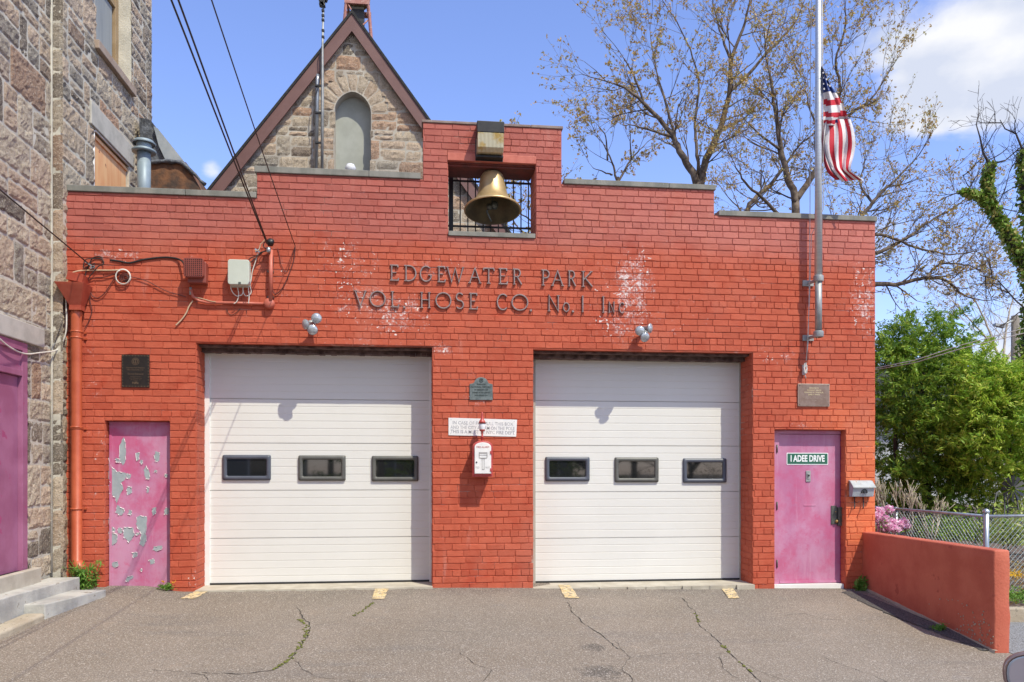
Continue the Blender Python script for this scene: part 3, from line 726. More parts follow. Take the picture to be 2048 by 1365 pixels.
# ---- peeling side door (left)
def patch(mb, pts, fn, d, mi, seed, ragged=.005):
    cx = sum(p[0] for p in pts)/len(pts); cy = sum(p[1] for p in pts)/len(pts); pts = [(cx+(p[0]-cx)*1.12, cy+(p[1]-cy)*1.12) for p in pts]
    rnd = random.Random(seed); out = []
    for (a, b) in zip(pts, pts[1:]+pts[:1]):
        for k in range(4):
            t = k/4; out.append((a[0]+(b[0]-a[0])*t+rnd.uniform(-1, 1)*ragged, a[1]+(b[1]-a[1])*t+rnd.uniform(-1, 1)*ragged))
    mb.prism(out, fn, d-.002, d, mi)
    # curled paint lip along the upper and right edges
    for (a, b) in zip(out, out[1:]+out[:1]):
        if rnd.random() < .45:
            v0 = fn(a[0], a[1], d-.001); v1 = fn(b[0], b[1], d-.001); v2 = fn(b[0]-.006, b[1]-.007, d+rnd.uniform(.004, .011)); v3 = fn(a[0]-.005, a[1]-.006, d+rnd.uniform(.004, .010))
            mb.f([mb.v(v0), mb.v(v1), mb.v(v2), mb.v(v3)], 2, False)
YD1 = .11
mb = MB(); mb.box(D1[0]+.012, D1[1]-.012, YD1, YD1+.06, .0, D1[3]-.004)
fnd = lambda u, z, d: Vector((u, YD1-d, z))
def z3(x, y): p = P(x/3.412, 760+y/3.412, YD1); return (p.x, p.z)
PAT = [[(740, 940), (762, 950), (758, 985), (738, 978)], [(905, 1180), (935, 1175), (940, 1200), (915, 1212)], [(760, 1250), (800, 1240), (806, 1268), (775, 1280)], [(1020, 1230), (1050, 1222), (1055, 1250), (1028, 1258)], [(930, 500), (952, 498), (950, 540), (934, 548)], [(1040, 880), (1062, 872), (1066, 910), (1044, 918)], [(870, 640), (895, 648), (886, 676), (868, 668)],
       [(845, 400), (860, 440), (858, 540), (840, 572), (820, 545), (822, 450)], [(1065, 492), (1090, 498), (1088, 550), (1066, 556), (1055, 520)],
       [(750, 548), (765, 600), (800, 632), (862, 645), (858, 668), (825, 700), (838, 740), (815, 775), (797, 832), (785, 790), (752, 760), (745, 715), (765, 700), (738, 665), (735, 580)],
       [(1000, 590), (1022, 640), (1020, 672), (995, 672), (984, 620)], [(875, 727), (900, 735), (898, 770), (875, 780), (868, 750)], [(1005, 728), (1018, 735), (1018, 765), (1002, 768)],
       [(800, 860), (845, 878), (850, 900), (825, 925), (795, 905)], [(880, 890), (902, 895), (898, 920), (877, 915)], [(1138, 872), (1152, 880), (1150, 915), (1125, 915), (1124, 890)],
       [(940, 945), (965, 935), (1000, 945), (998, 1030), (992, 1050), (1000, 1090), (975, 1128), (958, 1110), (965, 1050), (935, 985)], [(850, 1010), (905, 1010), (916, 1060), (880, 1102), (850, 1070)],
       [(738, 1040), (800, 1055), (795, 1105), (770, 1125), (735, 1115)], [(765, 1005), (788, 1015), (785, 1035), (760, 1030)], [(808, 1012), (835, 1015), (835, 1042), (810, 1045)],
       [(1052, 1140), (1105, 1132), (1105, 1152), (1065, 1168), (1050, 1160)], [(792, 535), (818, 540), (815, 560), (790, 558)], [(960, 548), (978, 550), (975, 572), (958, 570)],
       [(870, 1345), (905, 1338), (908, 1350), (878, 1375), (862, 1372)], [(962, 1288), (973, 1290), (970, 1305), (960, 1302)], [(1058, 615), (1072, 617), (1070, 630), (1055, 630)], [(1128, 642), (1146, 645), (1144, 662), (1126, 660)],
       [(930, 1042), (955, 1045), (950, 1060), (932, 1056)], [(738, 548), (752, 548), (750, 575), (738, 575)]]
for i, pl in enumerate(PAT): patch(mb, [z3(*q) for q in pl], fnd, .0022+i*.00009, 1, i)
ld = mb.build('steel_door', ['purple2', 'primer', 'curl'], fs); tag(ld, 'peeling magenta steel door with grey primer showing')
mb = MB(); mb.box(D1[0]+.013, D1[1]-.013, YD1-.012, YD1+.05, D1[3]-.035, D1[3]-.006); mb.box(D1[0]+.013, D1[0]+.045, YD1-.008, YD1+.05, 0, D1[3]-.036); mb.build('door_frame', 'purple2', ld)
# ---- right door
YD2 = .13
mb = MB(); x0, x1 = P(1557, 1000, YD2).x, P(1684, 1000, YD2).x; zt2 = P(1620, 869, YD2).z; zb2 = P(1620, 1166, YD2).z
mb.box(x0, x1, YD2, YD2+.05, zb2, zt2); rd = mb.build('entry_door', 'purple', fs, bev=.003); tag(rd, 'magenta entry door with green street sign')
mb = MB(); fx0, fx1 = D2[0]+.012, D2[1]-.012
mb.box(fx0, x0-.004, YD2-.03, YD2+.05, -.2, zt2+.004); mb.box(x1+.004, x1+.034, YD2-.03, YD2+.05, -.2, zt2+.004); mb.box(fx0, fx1, YD2-.03, YD2+.05, zt2+.0045, D2[3]-.003)
mb.box(x1+.035, fx1, YD2-.012, YD2+.05, -.2, zt2+.004, 1); mb.build('door_frame', ['purple', 'purpleshade'], rd, bev=.002)
mb = MB(); mb.box(x0+.01, x1-.01, YD2-.012, YD2-.001, zb2+.0, zb2+.035); mb.build('kick_strip', 'purple', rd)
mb = MB(); mb.box(fx0, fx1, YD2-.10, YD2+.04, zb2-.10, zb2-.008); mb.build('threshold', 'whitetrim', rd)
for py in (898, 1012, 1128):
    mb = MB(); c = P(1554, py, YD2-.035); mb.tube([c+Vector((0, 0, -.055)), c+Vector((0, 0, .055))], .009, 8); mb.box(c.x-.004, c.x+.012, c.y, c.y+.03, c.z-.05, c.z+.05); mb.build('hinge', 'olive', rd)
mb = MB(); p0, p1 = P(1664, 1012, YD2-.03), P(1685, 1052, YD2-.03)
mb.box(p0.x, p0.x+(p1.x-p0.x)*.52, YD2-.012, YD2-.001, p1.z+.02, p0.z); mb.box(p0.x+(p1.x-p0.x)*.56, p1.x, YD2-.045, YD2-.0, p1.z, p0.z-.02)
mb.lathe([(.0, .035), (.018, .032), (.022, .02), (.012, .01), (.012, 0)], Matrix.Translation(P(1672, 1043, YD2-.012)) @ Matrix.Rotation(R(90), 4, 'X'), 14, 1)
mb.lathe([(.0, .012), (.008, .012), (.009, 0)], Matrix.Translation(P(1671, 1024, YD2-.012)) @ Matrix.Rotation(R(90), 4, 'X'), 10, 1)
mb.build('door_lock', ['olive', 'brass'], rd, bev=.002)
mb = MB(); c = P(1616, 953, YD2)
for dx, w_, dz, h_, dy in ((0, .034, 0, .078, .012), (0, .02, .008, .04, .02)): mb.box(c.x-w_, c.x+w_, YD2-dy, YD2-.001, c.z-h_, c.z+h_)
mb.lathe([(0, .03), (.012, .028), (.014, .012)], Matrix.Translation(Vector((c.x, YD2-.01, c.z+.012))) @ Matrix.Rotation(R(90), 4, 'X'), 12, 1)
mb.build('knocker', ['steeldull', 'olive'], rd, bev=.003)
mb = MB(); c = P(1619, 1011, YD2); mb.box(c.x-.09, c.x+.09, YD2-.004, YD2-.0005, c.z-.012, c.z+.012); mb.build('mail_slot', 'purple', rd, bev=.002)

# ------------------------------------------------------------------ street-name sign on the door
pa, pb = P(1573, 906, YD2), P(1656, 930, YD2)
t = thing('street_sign', (pa.x, YD2, pb.z), 'small green I ADEE DRIVE sign with white border on the magenta entry door', 'sign')
def rrect(x_, X_, z_, Z_, r, n=4):
    o_ = []
    for cx, cz, a0 in ((X_-r, Z_-r, 0), (x_+r, Z_-r, 90), (x_+r, z_+r, 180), (X_-r, z_+r, 270)):
        for k in range(n+1): o_.append((cx+r*math.cos(R(a0+90*k/n)), cz+r*math.sin(R(a0+90*k/n))))
    return o_
fn2 = lambda u, v, d: Vector((u, YD2-d, v))
mb = MB(); mb.prism(rrect(pa.x, pb.x, pb.z, pa.z, .012), fn2, .001, .005); mb.build('border_plate', 'retro', t)
mb = MB(); mb.prism(rrect(pa.x+.011, pb.x-.011, pb.z+.011, pa.z-.011, .006), fn2, .0051, .0065); mb.build('sign_face', 'green', t)
cx, cz = (pa.x+pb.x)/2, (pa.z+pb.z)/2
text('I ADEE DRIVE', .125, lambda x, y, z: Vector((cx+x, YD2-.0075-z, cz+y*1.0)), .0008, t, 'lettering', 'retro', width=(pb.x-pa.x)*.82, bold=.004)

# ------------------------------------------------------------------ raised lettering
T_ = lambda n, r0, r1, cx=.5, cy=.5, rx=.5, ry=.5: [(cx+rx*math.cos(R(r0+(r1-r0)*k/n)), cy+ry*math.sin(R(r0+(r1-r0)*k/n))) for k in range(n+1)]
def ser(x, y, w=.2): return [(x-w, y), (x+w, y)]
GL = {'E': [[(.2, 0), (.2, 1)], [(.0, 1), (.9, 1), (.93, .86)], [(.2, .52), (.75, .52)], [(.0, 0), (.95, 0), (1, .16)]],
 'D': [[(.15, 0), (.15, 1)], [(0, 1), (.4, 1)]+T_(10, 80, -80, .4, .5, .6, .5)+[(.4, 0), (0, 0)]],
 'G': [T_(16, 50, 330, .52, .5, .5, .5)+[(.95, .4)], [(.70, .42), (1.05, .42)]],
 'W': [[(0, 1), (.27, 0), (.5, .95), (.73, 0), (1, 1)], ser(0, 1, .07), ser(1, 1, .07)],
 'A': [[(.08, 0), (.5, 1), (.92, 0)], [(.25, .36), (.75, .36)], ser(.08, 0, .12), ser(.92, 0, .12)],
 'T': [[(.5, 0), (.5, 1)], [(.0, .84), (.05, 1), (.95, 1), (1, .84)], ser(.5, 0, .18)],
 'R': [[(.15, 0), (.15, 1)], [(0, 1), (.45, 1)]+T_(8, 80, -90, .45, .75, .35, .25)+[(.15, .5)], [(.45, .5), (.95, 0)], ser(.15, 0, .15)],
 'P': [[(.2, 0), (.2, 1)], [(0, 1), (.5, 1)]+T_(8, 80, -90, .5, .74, .42, .26)+[(.2, .48)], ser(.2, 0, .2)],
 'K': [[(.15, 0), (.15, 1)], [(.85, 1), (.18, .45)], [(.32, .56), (.95, 0)], ser(.15, 0, .15), ser(.15, 1, .15), ser(.85, 1, .12)],
 'V': [[(.03, 1), (.5, 0), (.97, 1)], ser(.05, 1, .14), ser(.95, 1, .12)],
 'O': [T_(24, 0, 360)], 'L': [[(.2, 0), (.2, 1)], [(0, 0), (.92, 0), (1, .18)], ser(.2, 1, .2)],
 'H': [[(.15, 0), (.15, 1)], [(.85, 0), (.85, 1)], [(.15, .52), (.85, .52)], ser(.15, 0, .14), ser(.15, 1, .14), ser(.85, 0, .14), ser(.85, 1, .14)],
 'S': [T_(10, 35, 250, .5, .76, .42, .24)[:]+T_(10, 80, -145, .5, .26, .46, .26)], 'C': [T_(16, 45, 315, .55, .5, .52, .5)],
 'N': [[(.1, 0), (.1, 1), (.88, 0), (.88, 1)], ser(.1, 0, .12), ser(.88, 1, .12)], 'I': [[(.5, 0), (.5, 1)], ser(.5, 0, .35), ser(.5, 1, .35)], '.': [[(.3, .0), (.7, .0)]]}
LET = thing('wall_lettering', P(980, 600), 'raised metal letters EDGEWATER PARK VOL. HOSE CO. No. 1 Inc on the red brick', 'lettering')
def letter(ch, a, b, yt, yb, th=.021):
    pt, pb_ = P(a, yt), P(b, yb); x0_, x1_ = P(a, yt).x+th/2, P(b, yt).x-th/2; z1_, z0_ = P((a+b)/2, yt).z-th/2, P((a+b)/2, yb).z+th/2
    if ch == '.': xm_ = (x0_+x1_)/2; x0_ = xm_-.034; x1_ = xm_+.034; z1_ = z0_+.01; th = .044
    mb = MB()
    for st in GL[ch]:
        pts = [Vector((x0_+u*(x1_-x0_), 0, z0_+v*(z1_-z0_))) for u, v in st]
        closed = (pts[0]-pts[-1]).length < 1e-4
        if closed: pts = pts[:-1]
        n = len(pts); rows = []
        tw = th*(1.0 if len(st) > 2 or abs(st[0][1]-st[-1][1]) > .3 else .7)
        for i, p in enumerate(pts):
            p0 = pts[i-1] if i > 0 or closed else p; p1 = pts[(i+1) % n] if i < n-1 or closed else p
            d1 = (p-p0).normalized() if (p-p0).length > 1e-6 else (p1-p).normalized(); d2 = (p1-p).normalized() if (p1-p).length > 1e-6 else d1
            t_ = (d1+d2).normalized(); k = 1/max(.45, t_.dot(d1)); nn = Vector((-t_.z, 0, t_.x))*k*tw/2
            rows.append([mb.v(p+nn*s_+Vector((0, -d, 0))) for s_, d in ((-1, .004), (-.95, .030), (-.45, .038), (.45, .038), (.95, .030), (1, .004))])
        rng_ = range(n if closed else n-1)
        for i in rng_:
            q, q2 = rows[i], rows[(i+1) % n]
            for k in range(5): mb.f([q[k], q[k+1], q2[k+1], q2[k]], 0, False)
        if not closed: mb.f(rows[0], 0, False); mb.f(rows[-1], 0, False)
    mb.build('letter', 'letter', LET)
zx = lambda v: 660+v/3.012
zy = lambda v: 480+v/3.012
for ch, a, b in (('E', 357, 418), ('D', 443, 522), ('G', 538, 616), ('E', 643, 698), ('W', 702, 806), ('A', 830, 914), ('T', 918, 992), ('E', 1010, 1072), ('R', 1096, 1160), ('P', 1268, 1326), ('A', 1328, 1410), ('R', 1428, 1484), ('K', 1508, 1586)):
    m_ = (a+b)/2; letter(ch, zx(a), zx(b), zy(152+(m_-387)*.0325), zy(252+(m_-387)*.0325))
for ch, a, b, f0 in (('V', 146, 222, 0), ('O', 238, 337, 0), ('L', 362, 420, 0), ('.', 438, 458, 0), ('H', 538, 612, 0), ('O', 633, 732, 0), ('S', 752, 810, 0), ('E', 833, 892, 0), ('C', 1000, 1074, 0), ('O', 1090, 1194, 0),
                     ('.', 1198, 1218, 0), ('N', 1306, 1386, 0), ('O', 1400, 1442, .42), ('.', 1452, 1470, 0), ('I', 1508, 1532, 0), ('I', 1630, 1658, 0), ('N', 1672, 1716, .3), ('C', 1736, 1774, .33)):
    m_ = (a+b)/2; yt, yb = 306+(m_-190)*.024, 407+(m_-190)*.026; letter(ch, zx(a), zx(b), zy(yt+(yb-yt)*f0), zy(yb), .021 if not f0 else .018)

# ------------------------------------------------------------------ bell, floodlight, railing
bc = P(984, 350, .22)
bt = thing('fire_bell', bc, 'large aged bronze bell hanging in the square opening of the brick tower', 'bell')
tm = Matrix.Translation(bc) @ Matrix.Rotation(R(-10.5), 4, 'X') @ Matrix.Scale(1.04, 4)
pr = [(0, .0), (.10, 0), (.135, -.012), (.155, -.05), (.165, -.11), (.178, -.2), (.2, -.3), (.235, -.38), (.28, -.43), (.33, -.465), (.362, -.485), (.372, -.505), (.365, -.515)]
pin = [(.350, -.510), (.30, -.46), (.25, -.42), (.21, -.35), (.175, -.25), (.15, -.12), (.11, -.06), (0, -.04)]
mb = MB(); mb.lathe(pr+pin[:1], tm, 48, 0); mb.lathe(pin, tm, 48, 1); mb.build('bell_body', ['bell', 'bellin'], bt)
mb = MB(); mb.tube([tm @ Vector((0, 0, -.05)), tm @ Vector((0, 0, -.45))], .011, 8, 0); mb.lathe([(0, .055), (.04, .04), (.055, 0), (.04, -.04), (0, -.055)], tm @ Matrix.Translation((.02, -.02, -.44)), 14, 0)
mb.lathe([(0, .04), (.03, .03), (.04, 0), (.03, -.03), (0, -.04)], tm @ Matrix.Translation((-.045, -.03, -.47)), 12, 0); mb.tube([tm @ Vector((-.02, 0, -.45)), tm @ Vector((-.08, -.02, -.53)), tm @ Vector((-.02, 0, -.66))], .012, 6); mb.build('clapper', 'olive', bt)
mb = MB(); mb.tube([bc+Vector((0, 0, -.01)), bc+Vector((0, 0, .09))], .025, 8); mb.box(bc.x-.14, bc.x+.14, bc.y-.03, bc.y+.03, bc.z+.05, bc.z+.11); mb.build('hanger', 'black', bt)
# wall pack
pa, pb = P(955, 241), P(1008, 303)
wp = thing('wall_floodlight', P(981, 300), 'boxy wall floodlight with dark hood and yellowed lens above the bell', 'floodlight')
yo = -.26
pa, pb = P(955, 241, yo), P(1008, 303, yo); zm = P(980, 265, yo).z
mb = MB(); mb.prism([(-.001, pa.z+.03), (yo, pa.z), (yo, zm), (-.001, zm)], lambda u, v, d: Vector((d, u, v)), pa.x-.005, pb.x+.005); mb.build('hood', 'black', wp, bev=.008)
mb = MB(); mb.prism([(yo+.003, zm-.001), (yo+.012, pb.z+.05), (yo+.07, pb.z+.004), (-.02, pb.z+.02), (-.02, zm-.001)], lambda u, v, d: Vector((d, u, v)), pa.x+.002, pb.x-.002); mb.build('lens', 'prism', wp, bev=.006)
mb = MB(); mb.box(pa.x-.012, pb.x+.012, -.02, -.001, pb.z-.045, zm-.002); mb.box(pa.x-.006, pb.x+.006, -.12, -.022, pb.z-.03, pb.z+.0); mb.build('back_plate', 'black', wp, bev=.004)
# iron railing behind the bell
YR = .75
p0, p1 = P(902, 356, YR), P(1069, 460, YR)
rl = thing('iron_railing', (p0.x, YR, p1.z), 'black iron railing standing behind the hanging bell', 'railing')
mb = MB()
for z in (P(980, 365, YR).z, P(980, 455, YR).z): mb.box(p0.x-.1, p1.x+.1, YR-.012, YR+.012, z-.012, z+.012)
mb.build('rail', 'black', rl)
nb = 11
for k in range(nb):
    x = p0.x+(p1.x-p0.x)*(k+.2)/nb
    mb = MB(); mb.box(x-.008, x+.008, YR-.008, YR+.008, P(980, 470, YR).z-.1, P(980, 352, YR).z); mb.build('picket', 'black', rl)
for px in (902, 1066):
    x = P(px, 400, YR).x; mb = MB(); mb.box(x-.03, x+.03, YR-.03, YR+.03, P(980, 470, YR).z-.8, P(980, 357, YR).z); mb.build('post', 'black', rl)

# ------------------------------------------------------------------ wall-mounted things
def text_on(parent, lines, cx, z0, dz, size, d, mat, widths=None, bold=0):
    for i, l in enumerate(lines):
        if not l: continue
        text(l, size if not isinstance(size, (list, tuple)) else size[i], lambda x, y, z, i=i: Vector((cx+x, -d-z, z0-dz*i+y)), .0006, parent, 'lettering', mat, widths[i] if widths else None, bold=bold)
# dark plaque, upper left
pa, pb = P(245, 710), P(300, 776)
t = thing('memorial_plaque', (pa.x, 0, pb.z), 'black memorial plaque with gold beaded edge above the peeling door', 'plaque')
mb = MB(); mb.box(pa.x, pb.x, -.028, -.010, pb.z, pa.z); mb.build('plate', 'bronzedark', t, bev=.002)
mb = MB(); W_, H_ = pb.x-pa.x, pa.z-pb.z
for k in range(9):
    for zz in (pb.z+.014, pa.z-.014): x = pa.x+.02+(W_-.04)*k/8; mb.box(x-.009, x+.009, -.031, -.0285, zz-.005, zz+.005)
for k in range(11):
    for xx in (pa.x+.011, pb.x-.011): z = pb.z+.02+(H_-.04)*k/10; mb.box(xx-.004, xx+.004, -.031, -.0285, z-.008, z+.008)
mb.build('bead_border', 'bronzetrim', t)
mb = MB(); c = Vector(((pa.x+pb.x)/2, -.0285, pa.z-.085))
for k in range(20):
    a = k*math.pi/10; mb.box(c.x+.042*math.cos(a)-.004, c.x+.042*math.cos(a)+.004, -.0305, -.0285, c.z+.042*math.sin(a)-.004, c.z+.042*math.sin(a)+.004)
mb.lathe([(.030, 0), (.030, .002), (.024, .002), (.024, 0)], Matrix.Translation(c) @ Matrix.Rotation(R(90), 4, 'X'), 16); mb.box(c.x-.003, c.x+.003, -.0305, -.0285, c.z-.018, c.z+.018); mb.build('emblem', 'bronzetrim', t)
cxx = (pa.x+pb.x)/2
text_on(t, ['Edgewater Park Volunteer', 'Hose Company No. 1, Inc.'], cxx, pa.z-.165, .026, .022, .0287, 'bronzetrim', [.22, .2])
text_on(t, ['George Romanok'], cxx, pa.z-.243, .03, .03, .0287, 'bronzetrim', [.19])
text_on(t, ['Company Member', 'with dedication and', 'service to all', '1984'], cxx, pa.z-.28, .018, .014, .0287, 'bronzetrim', [.13, .15, .12, .04])
mb = MB()
for k in range(7): x = cxx-.035+k*.011; mb.box(x-.004, x+.004, -.0305, -.0285, pb.z+.045+.006*math.sin(k*2), pb.z+.066+.004*math.cos(k*1.7))
mb.build('crest', 'bronzetrim', t)
# weathered plaque right
pa, pb = P(1594, 768), P(1657, 814)
t = thing('dedication_plaque', (pa.x, 0, pb.z), 'weathered bronze dedication plaque with pale rim above the entry door', 'plaque')
mb = MB(); mb.box(pa.x, pb.x, -.032, -.010, pb.z, pa.z); mb.build('rim', 'plaqueedge', t, bev=.004)
mb = MB(); mb.box(pa.x+.012, pb.x-.012, -.0345, -.0325, pb.z+.012, pa.z-.012)
for xx in (pa.x+.024, pb.x-.024):
    for zz in (pb.z+.024, pa.z-.024): mb.lathe([(.006, 0), (.005, .003), (0, .004)], Matrix.Translation((xx, -.0345, zz)) @ Matrix.Rotation(R(90), 4, 'X'), 8, 1)
mb.build('plate', ['plaque', 'black'], t)
cxx = (pa.x+pb.x)/2
text_on(t, ['DEDICATED TO', 'THOMAS F. WHITE', 'CHARLES W. WHITE JR.', 'JAMES T. WHITE'], cxx, pa.z-.062, .030, .024, .0347, 'goldtext', [.14, .21, .28, .17], bold=.0008)
text_on(t, ['WHO GAVE THEIR TIME FOR THE SAFETY OF ALL', 'OF THIS PARK AND ITS NEIGHBOURS', 'MAY 1964'], cxx, pa.z-.188, .022, .016, .0347, 'plaqueedge', [.34, .26, .07])
# arched verdigris plaque
t = thing('arched_plaque', P(962, 800), 'small verdigris bronze plaque with arched top on the central brick pier', 'plaque')
za = P(962, 769).z; zb_ = P(962, 801).z; xa, xb = P(939, 790).x, P(985, 790).x; cxx = (xa+xb)/2; W_ = xb-xa
pl = [(xa, zb_), (xb, zb_), (xb, za), (xb-.04, za+.008)]+[(cxx+.095*math.cos(R(a)), za+.004+.088*math.sin(R(a))) for a in range(10, 171, 16)]+[(xa+.04, za+.008), (xa, za)]
mb = MB(); mb.prism(pl, FP, .010, .026); mb.build('plate', 'greenplaque', t, bev=.004)
mb = MB(); mb.lathe([(.028, 0), (.028, .003), (.02, .003), (.02, 0)], Matrix.Translation((cxx, -.0262, za+.048)) @ Matrix.Rotation(R(90), 4, 'X'), 14); mb.box(cxx-.01, cxx+.01, -.029, -.0263, za+.037, za+.06); mb.build('emblem', 'greenplaquehi', t)
text_on(t, ['EDGEWATER', 'NATIONAL HISTORIC', 'IN MEMORY OF', 'THE MEN OF THE COMPANY', 'WHO SERVED 1917'], cxx, za-.004, .037, [.022, .034, .026, .026, .022], .0265, 'greenplaquehi', [.12, .27, .18, .24, .18], bold=.0014)
# notice board
pa, pb = P(897, 836), P(1034, 873)
t = thing('fire_notice_sign', (pa.x, 0, pb.z), 'white enamel notice IN CASE OF FIRE PULL THIS BOX in faded grey capitals', 'sign')
q = [P(897, 836), P(1034, 840), P(1032, 874), P(897, 871)]
mb = MB(); mb.prism([(v.x, v.z) for v in q], FP, .010, .017)
for px, py in ((902, 840), (1028, 844), (901, 867), (1028, 870)): mb.lathe([(.006, 0), (.0, .003)], Matrix.Translation(P(px, py)+Vector((0, -.017, 0))) @ Matrix.Rotation(R(90), 4, 'X'), 8, 1)
mb.build('board', ['whitepaint', 'steel'], t)
cxx = P(965, 850).x
for l, px0_, px1_, py in (('IN CASE OF FIRE PULL THIS BOX', 905, 1026, 846.5), ('AND THE CITY ALARM ON THE POLE', 901, 1029, 855.5), ('THIS IS A MUST BY NYC FIRE DEPT', 901, 1029, 864)):
    a_, b_ = P(px0_, py), P(px1_, py+2.5)
    text(l, .062, lambda x, y, z: Vector(((a_.x+b_.x)/2+x, -.0176-z, (a_.z+b_.z)/2+.012*0+y-(x*.02))), .0006, t, 'lettering', 'signtext', width=b_.x-a_.x, bold=.0006)
# fire alarm box
fa = thing('fire_alarm_box', P(963, 950), 'red and white arched fire alarm call box with lamp spire on the brick pier', 'alarm box')
yo = -.26; xa, xb = P(947, 930, yo).x, P(984, 930, yo).x; zb_ = P(963, 951, yo).z; zs_ = P(963, 893, yo).z; cxx = (xa+xb)/2; hw = (xb-xa)/2
arch = lambda x0_, x1_, zb, zs, n=12, k=.55: [(x0_, zb), (x1_, zb)]+[((x0_+x1_)/2+(x1_-x0_)/2*math.cos(R(a)), zs+(x1_-x0_)/2*k*math.sin(R(a))) for a in range(0, 181, 15)]
mb = MB(); mb.prism(arch(xa, xb, zb_, zs_), FP, .05, .26); mb.prism(arch(xa-.012, xb+.012, zb_-.02, zs_), FP, .24, .25); mb.build('housing', 'alarmred', fa, bev=.006)
mb = MB(); mb.box(cxx-.05, cxx+.05, -.05, -.012, zb_+.05, zs_-.05); mb.build('bracket', 'alarmred', fa)
mb = MB(); mb.prism(arch(xa+.014, xb-.012, zb_+.022, zs_-.008), FP, .26, .276); ad = mb.build('front_door', 'whitepaint', fa, bev=.003)
for z in (zb_+.07, zs_-.08): mb = MB(); mb.box(xb-.026, xb-.002, -.286, -.262, z-.02, z+.02); mb.build('hinge', 'alarmred', ad, bev=.002)
mb = MB(); zc = (zb_+zs_)/2+.02
for (a, b, c, d) in ((-.055, .055, .072, .092), (-.055, -.047, .02, .072), (.047, .055, .02, .072), (-.055, .055, .05, .056), (-.05, .05, .012, .020), (-.016, -.010, -.13, .012), (.010, .016, -.13, .012), (-.016, .016, -.136, -.130), (-.028, .028, .004, .011)):
    mb.box(cxx+a+.004, cxx+b+.004, -.2795, -.2765, zc+c, zc+d)
mb.build('handle_relief', 'alarmtext', ad)
mb = MB(); mb.lathe([(.011, 0), (.01, .006), (0, .008)], Matrix.Translation((cxx-.085*hw/.125, -.276, zc-.04)) @ Matrix.Rotation(R(90), 4, 'X'), 10); mb.build('keyhole', 'black', ad)
text('FIRE ALARM', .034, lambda x, y, z: Vector((cxx+x, -.2772-z, zs_-.012+y)), .0008, ad, 'lettering', 'alarmred', width=hw*1.35)
text('F.D.', .034, lambda x, y, z: Vector((cxx-.066+x, -.2772-z, zc-.108+y)), .0008, ad, 'lettering', 'alarmtext')
text('N.Y.', .034, lambda x, y, z: Vector((cxx+.066+x, -.2772-z, zc-.108+y)), .0008, ad, 'lettering', 'alarmtext')
zz = zs_+hw*.55
mb = MB(); tz = P(962, 824, -.15).z; h = tz-zz
mb.lathe([(.016, -.02), (.016, .05), (.024, .055), (.012, .07), (.014, .13), (.036, h*.36), (.037, h*.40)], Matrix.Translation((cxx, -.16, zz)), 16)
mb.lathe([(.045, h*.62), (.050, h*.60), (.04, h*.68), (.018, h*.76), (.013, h*.86), (.009, h*.93), (.012, h*.97), (0, h)], Matrix.Translation((cxx, -.16, zz)), 16); mb.build('spire', 'alarmred', fa)
mb = MB(); mb.lathe([(.034, h*.40), (.044, h*.5), (.042, h*.58), (.036, h*.62)], Matrix.Translation((cxx, -.16, zz)), 16); mb.build('lamp_globe', 'globe', fa)
# mailbox
t = thing('mailbox', P(1725, 992), 'small grey wall mailbox with rusty hooks right of the entry door', 'mailbox')
yo = -.13; xa, xb = P(1707, 990, yo).x, P(1750, 990, yo).x; zb_, zt_, zl_ = P(1725, 994, -.02).z, P(1725, 962, -.02).z, P(1725, 975, yo).z
mb = MB(); mb.prism([(-.012, zb_), (-.095, zb_+.004), (-.125, zl_), (-.05, zl_+.075), (-.012, zt_)], lambda u, v, d: Vector((d, u, v)), xa, xb); mb.build('box', 'mailgrey', t, bev=.004)
mb = MB(); mb.prism([(-.008, zt_+.008), (-.055, zt_-.002), (-.142, zl_+.006), (-.142, zl_-.012), (-.132, zl_-.008), (-.05, zt_-.016), (-.008, zt_-.004)], lambda u, v, d: Vector((d, u, v)), xa-.008, xb+.008); mb.build('lid', 'mailtop', t, bev=.002)
mb = MB()
c = Vector(((xa+xb)/2+.01, -.113, (zb_+zl_)/2-.0))
for k in range(9):
    a = R(-10+200*k/8); mb.box(c.x+.038*math.cos(a)-.006, c.x+.038*math.cos(a)+.006, -.124, -.1, c.z+.038*math.sin(a)-.007, c.z+.038*math.sin(a)+.007)
for dz in (-.012, .004, .02): mb.box(c.x-.014, c.x+.018, -.1255, -.1, c.z+dz-.003, c.z+dz+.003)
mb.box(c.x-.016, c.x-.010, -.1255, -.1, c.z-.015, c.z+.023); mb.build('badge', 'black', t)
for dx in (.07, .20):
    mb = MB(); mb.tube([Vector((xa+dx, -.03, zb_)), Vector((xa+dx, -.035, zb_-.07)), Vector((xa+dx-.012, -.06, zb_-.13)), Vector((xa+dx-.035, -.085, zb_-.165))], .008, 6)
    mb.tube([Vector((xa+dx, -.03, zb_-.06)), Vector((xa+dx+.02, -.07, zb_-.085)), Vector((xa+dx+.045, -.075, zb_-.06))], .004, 6); mb.build('paper_hook', 'black', t)
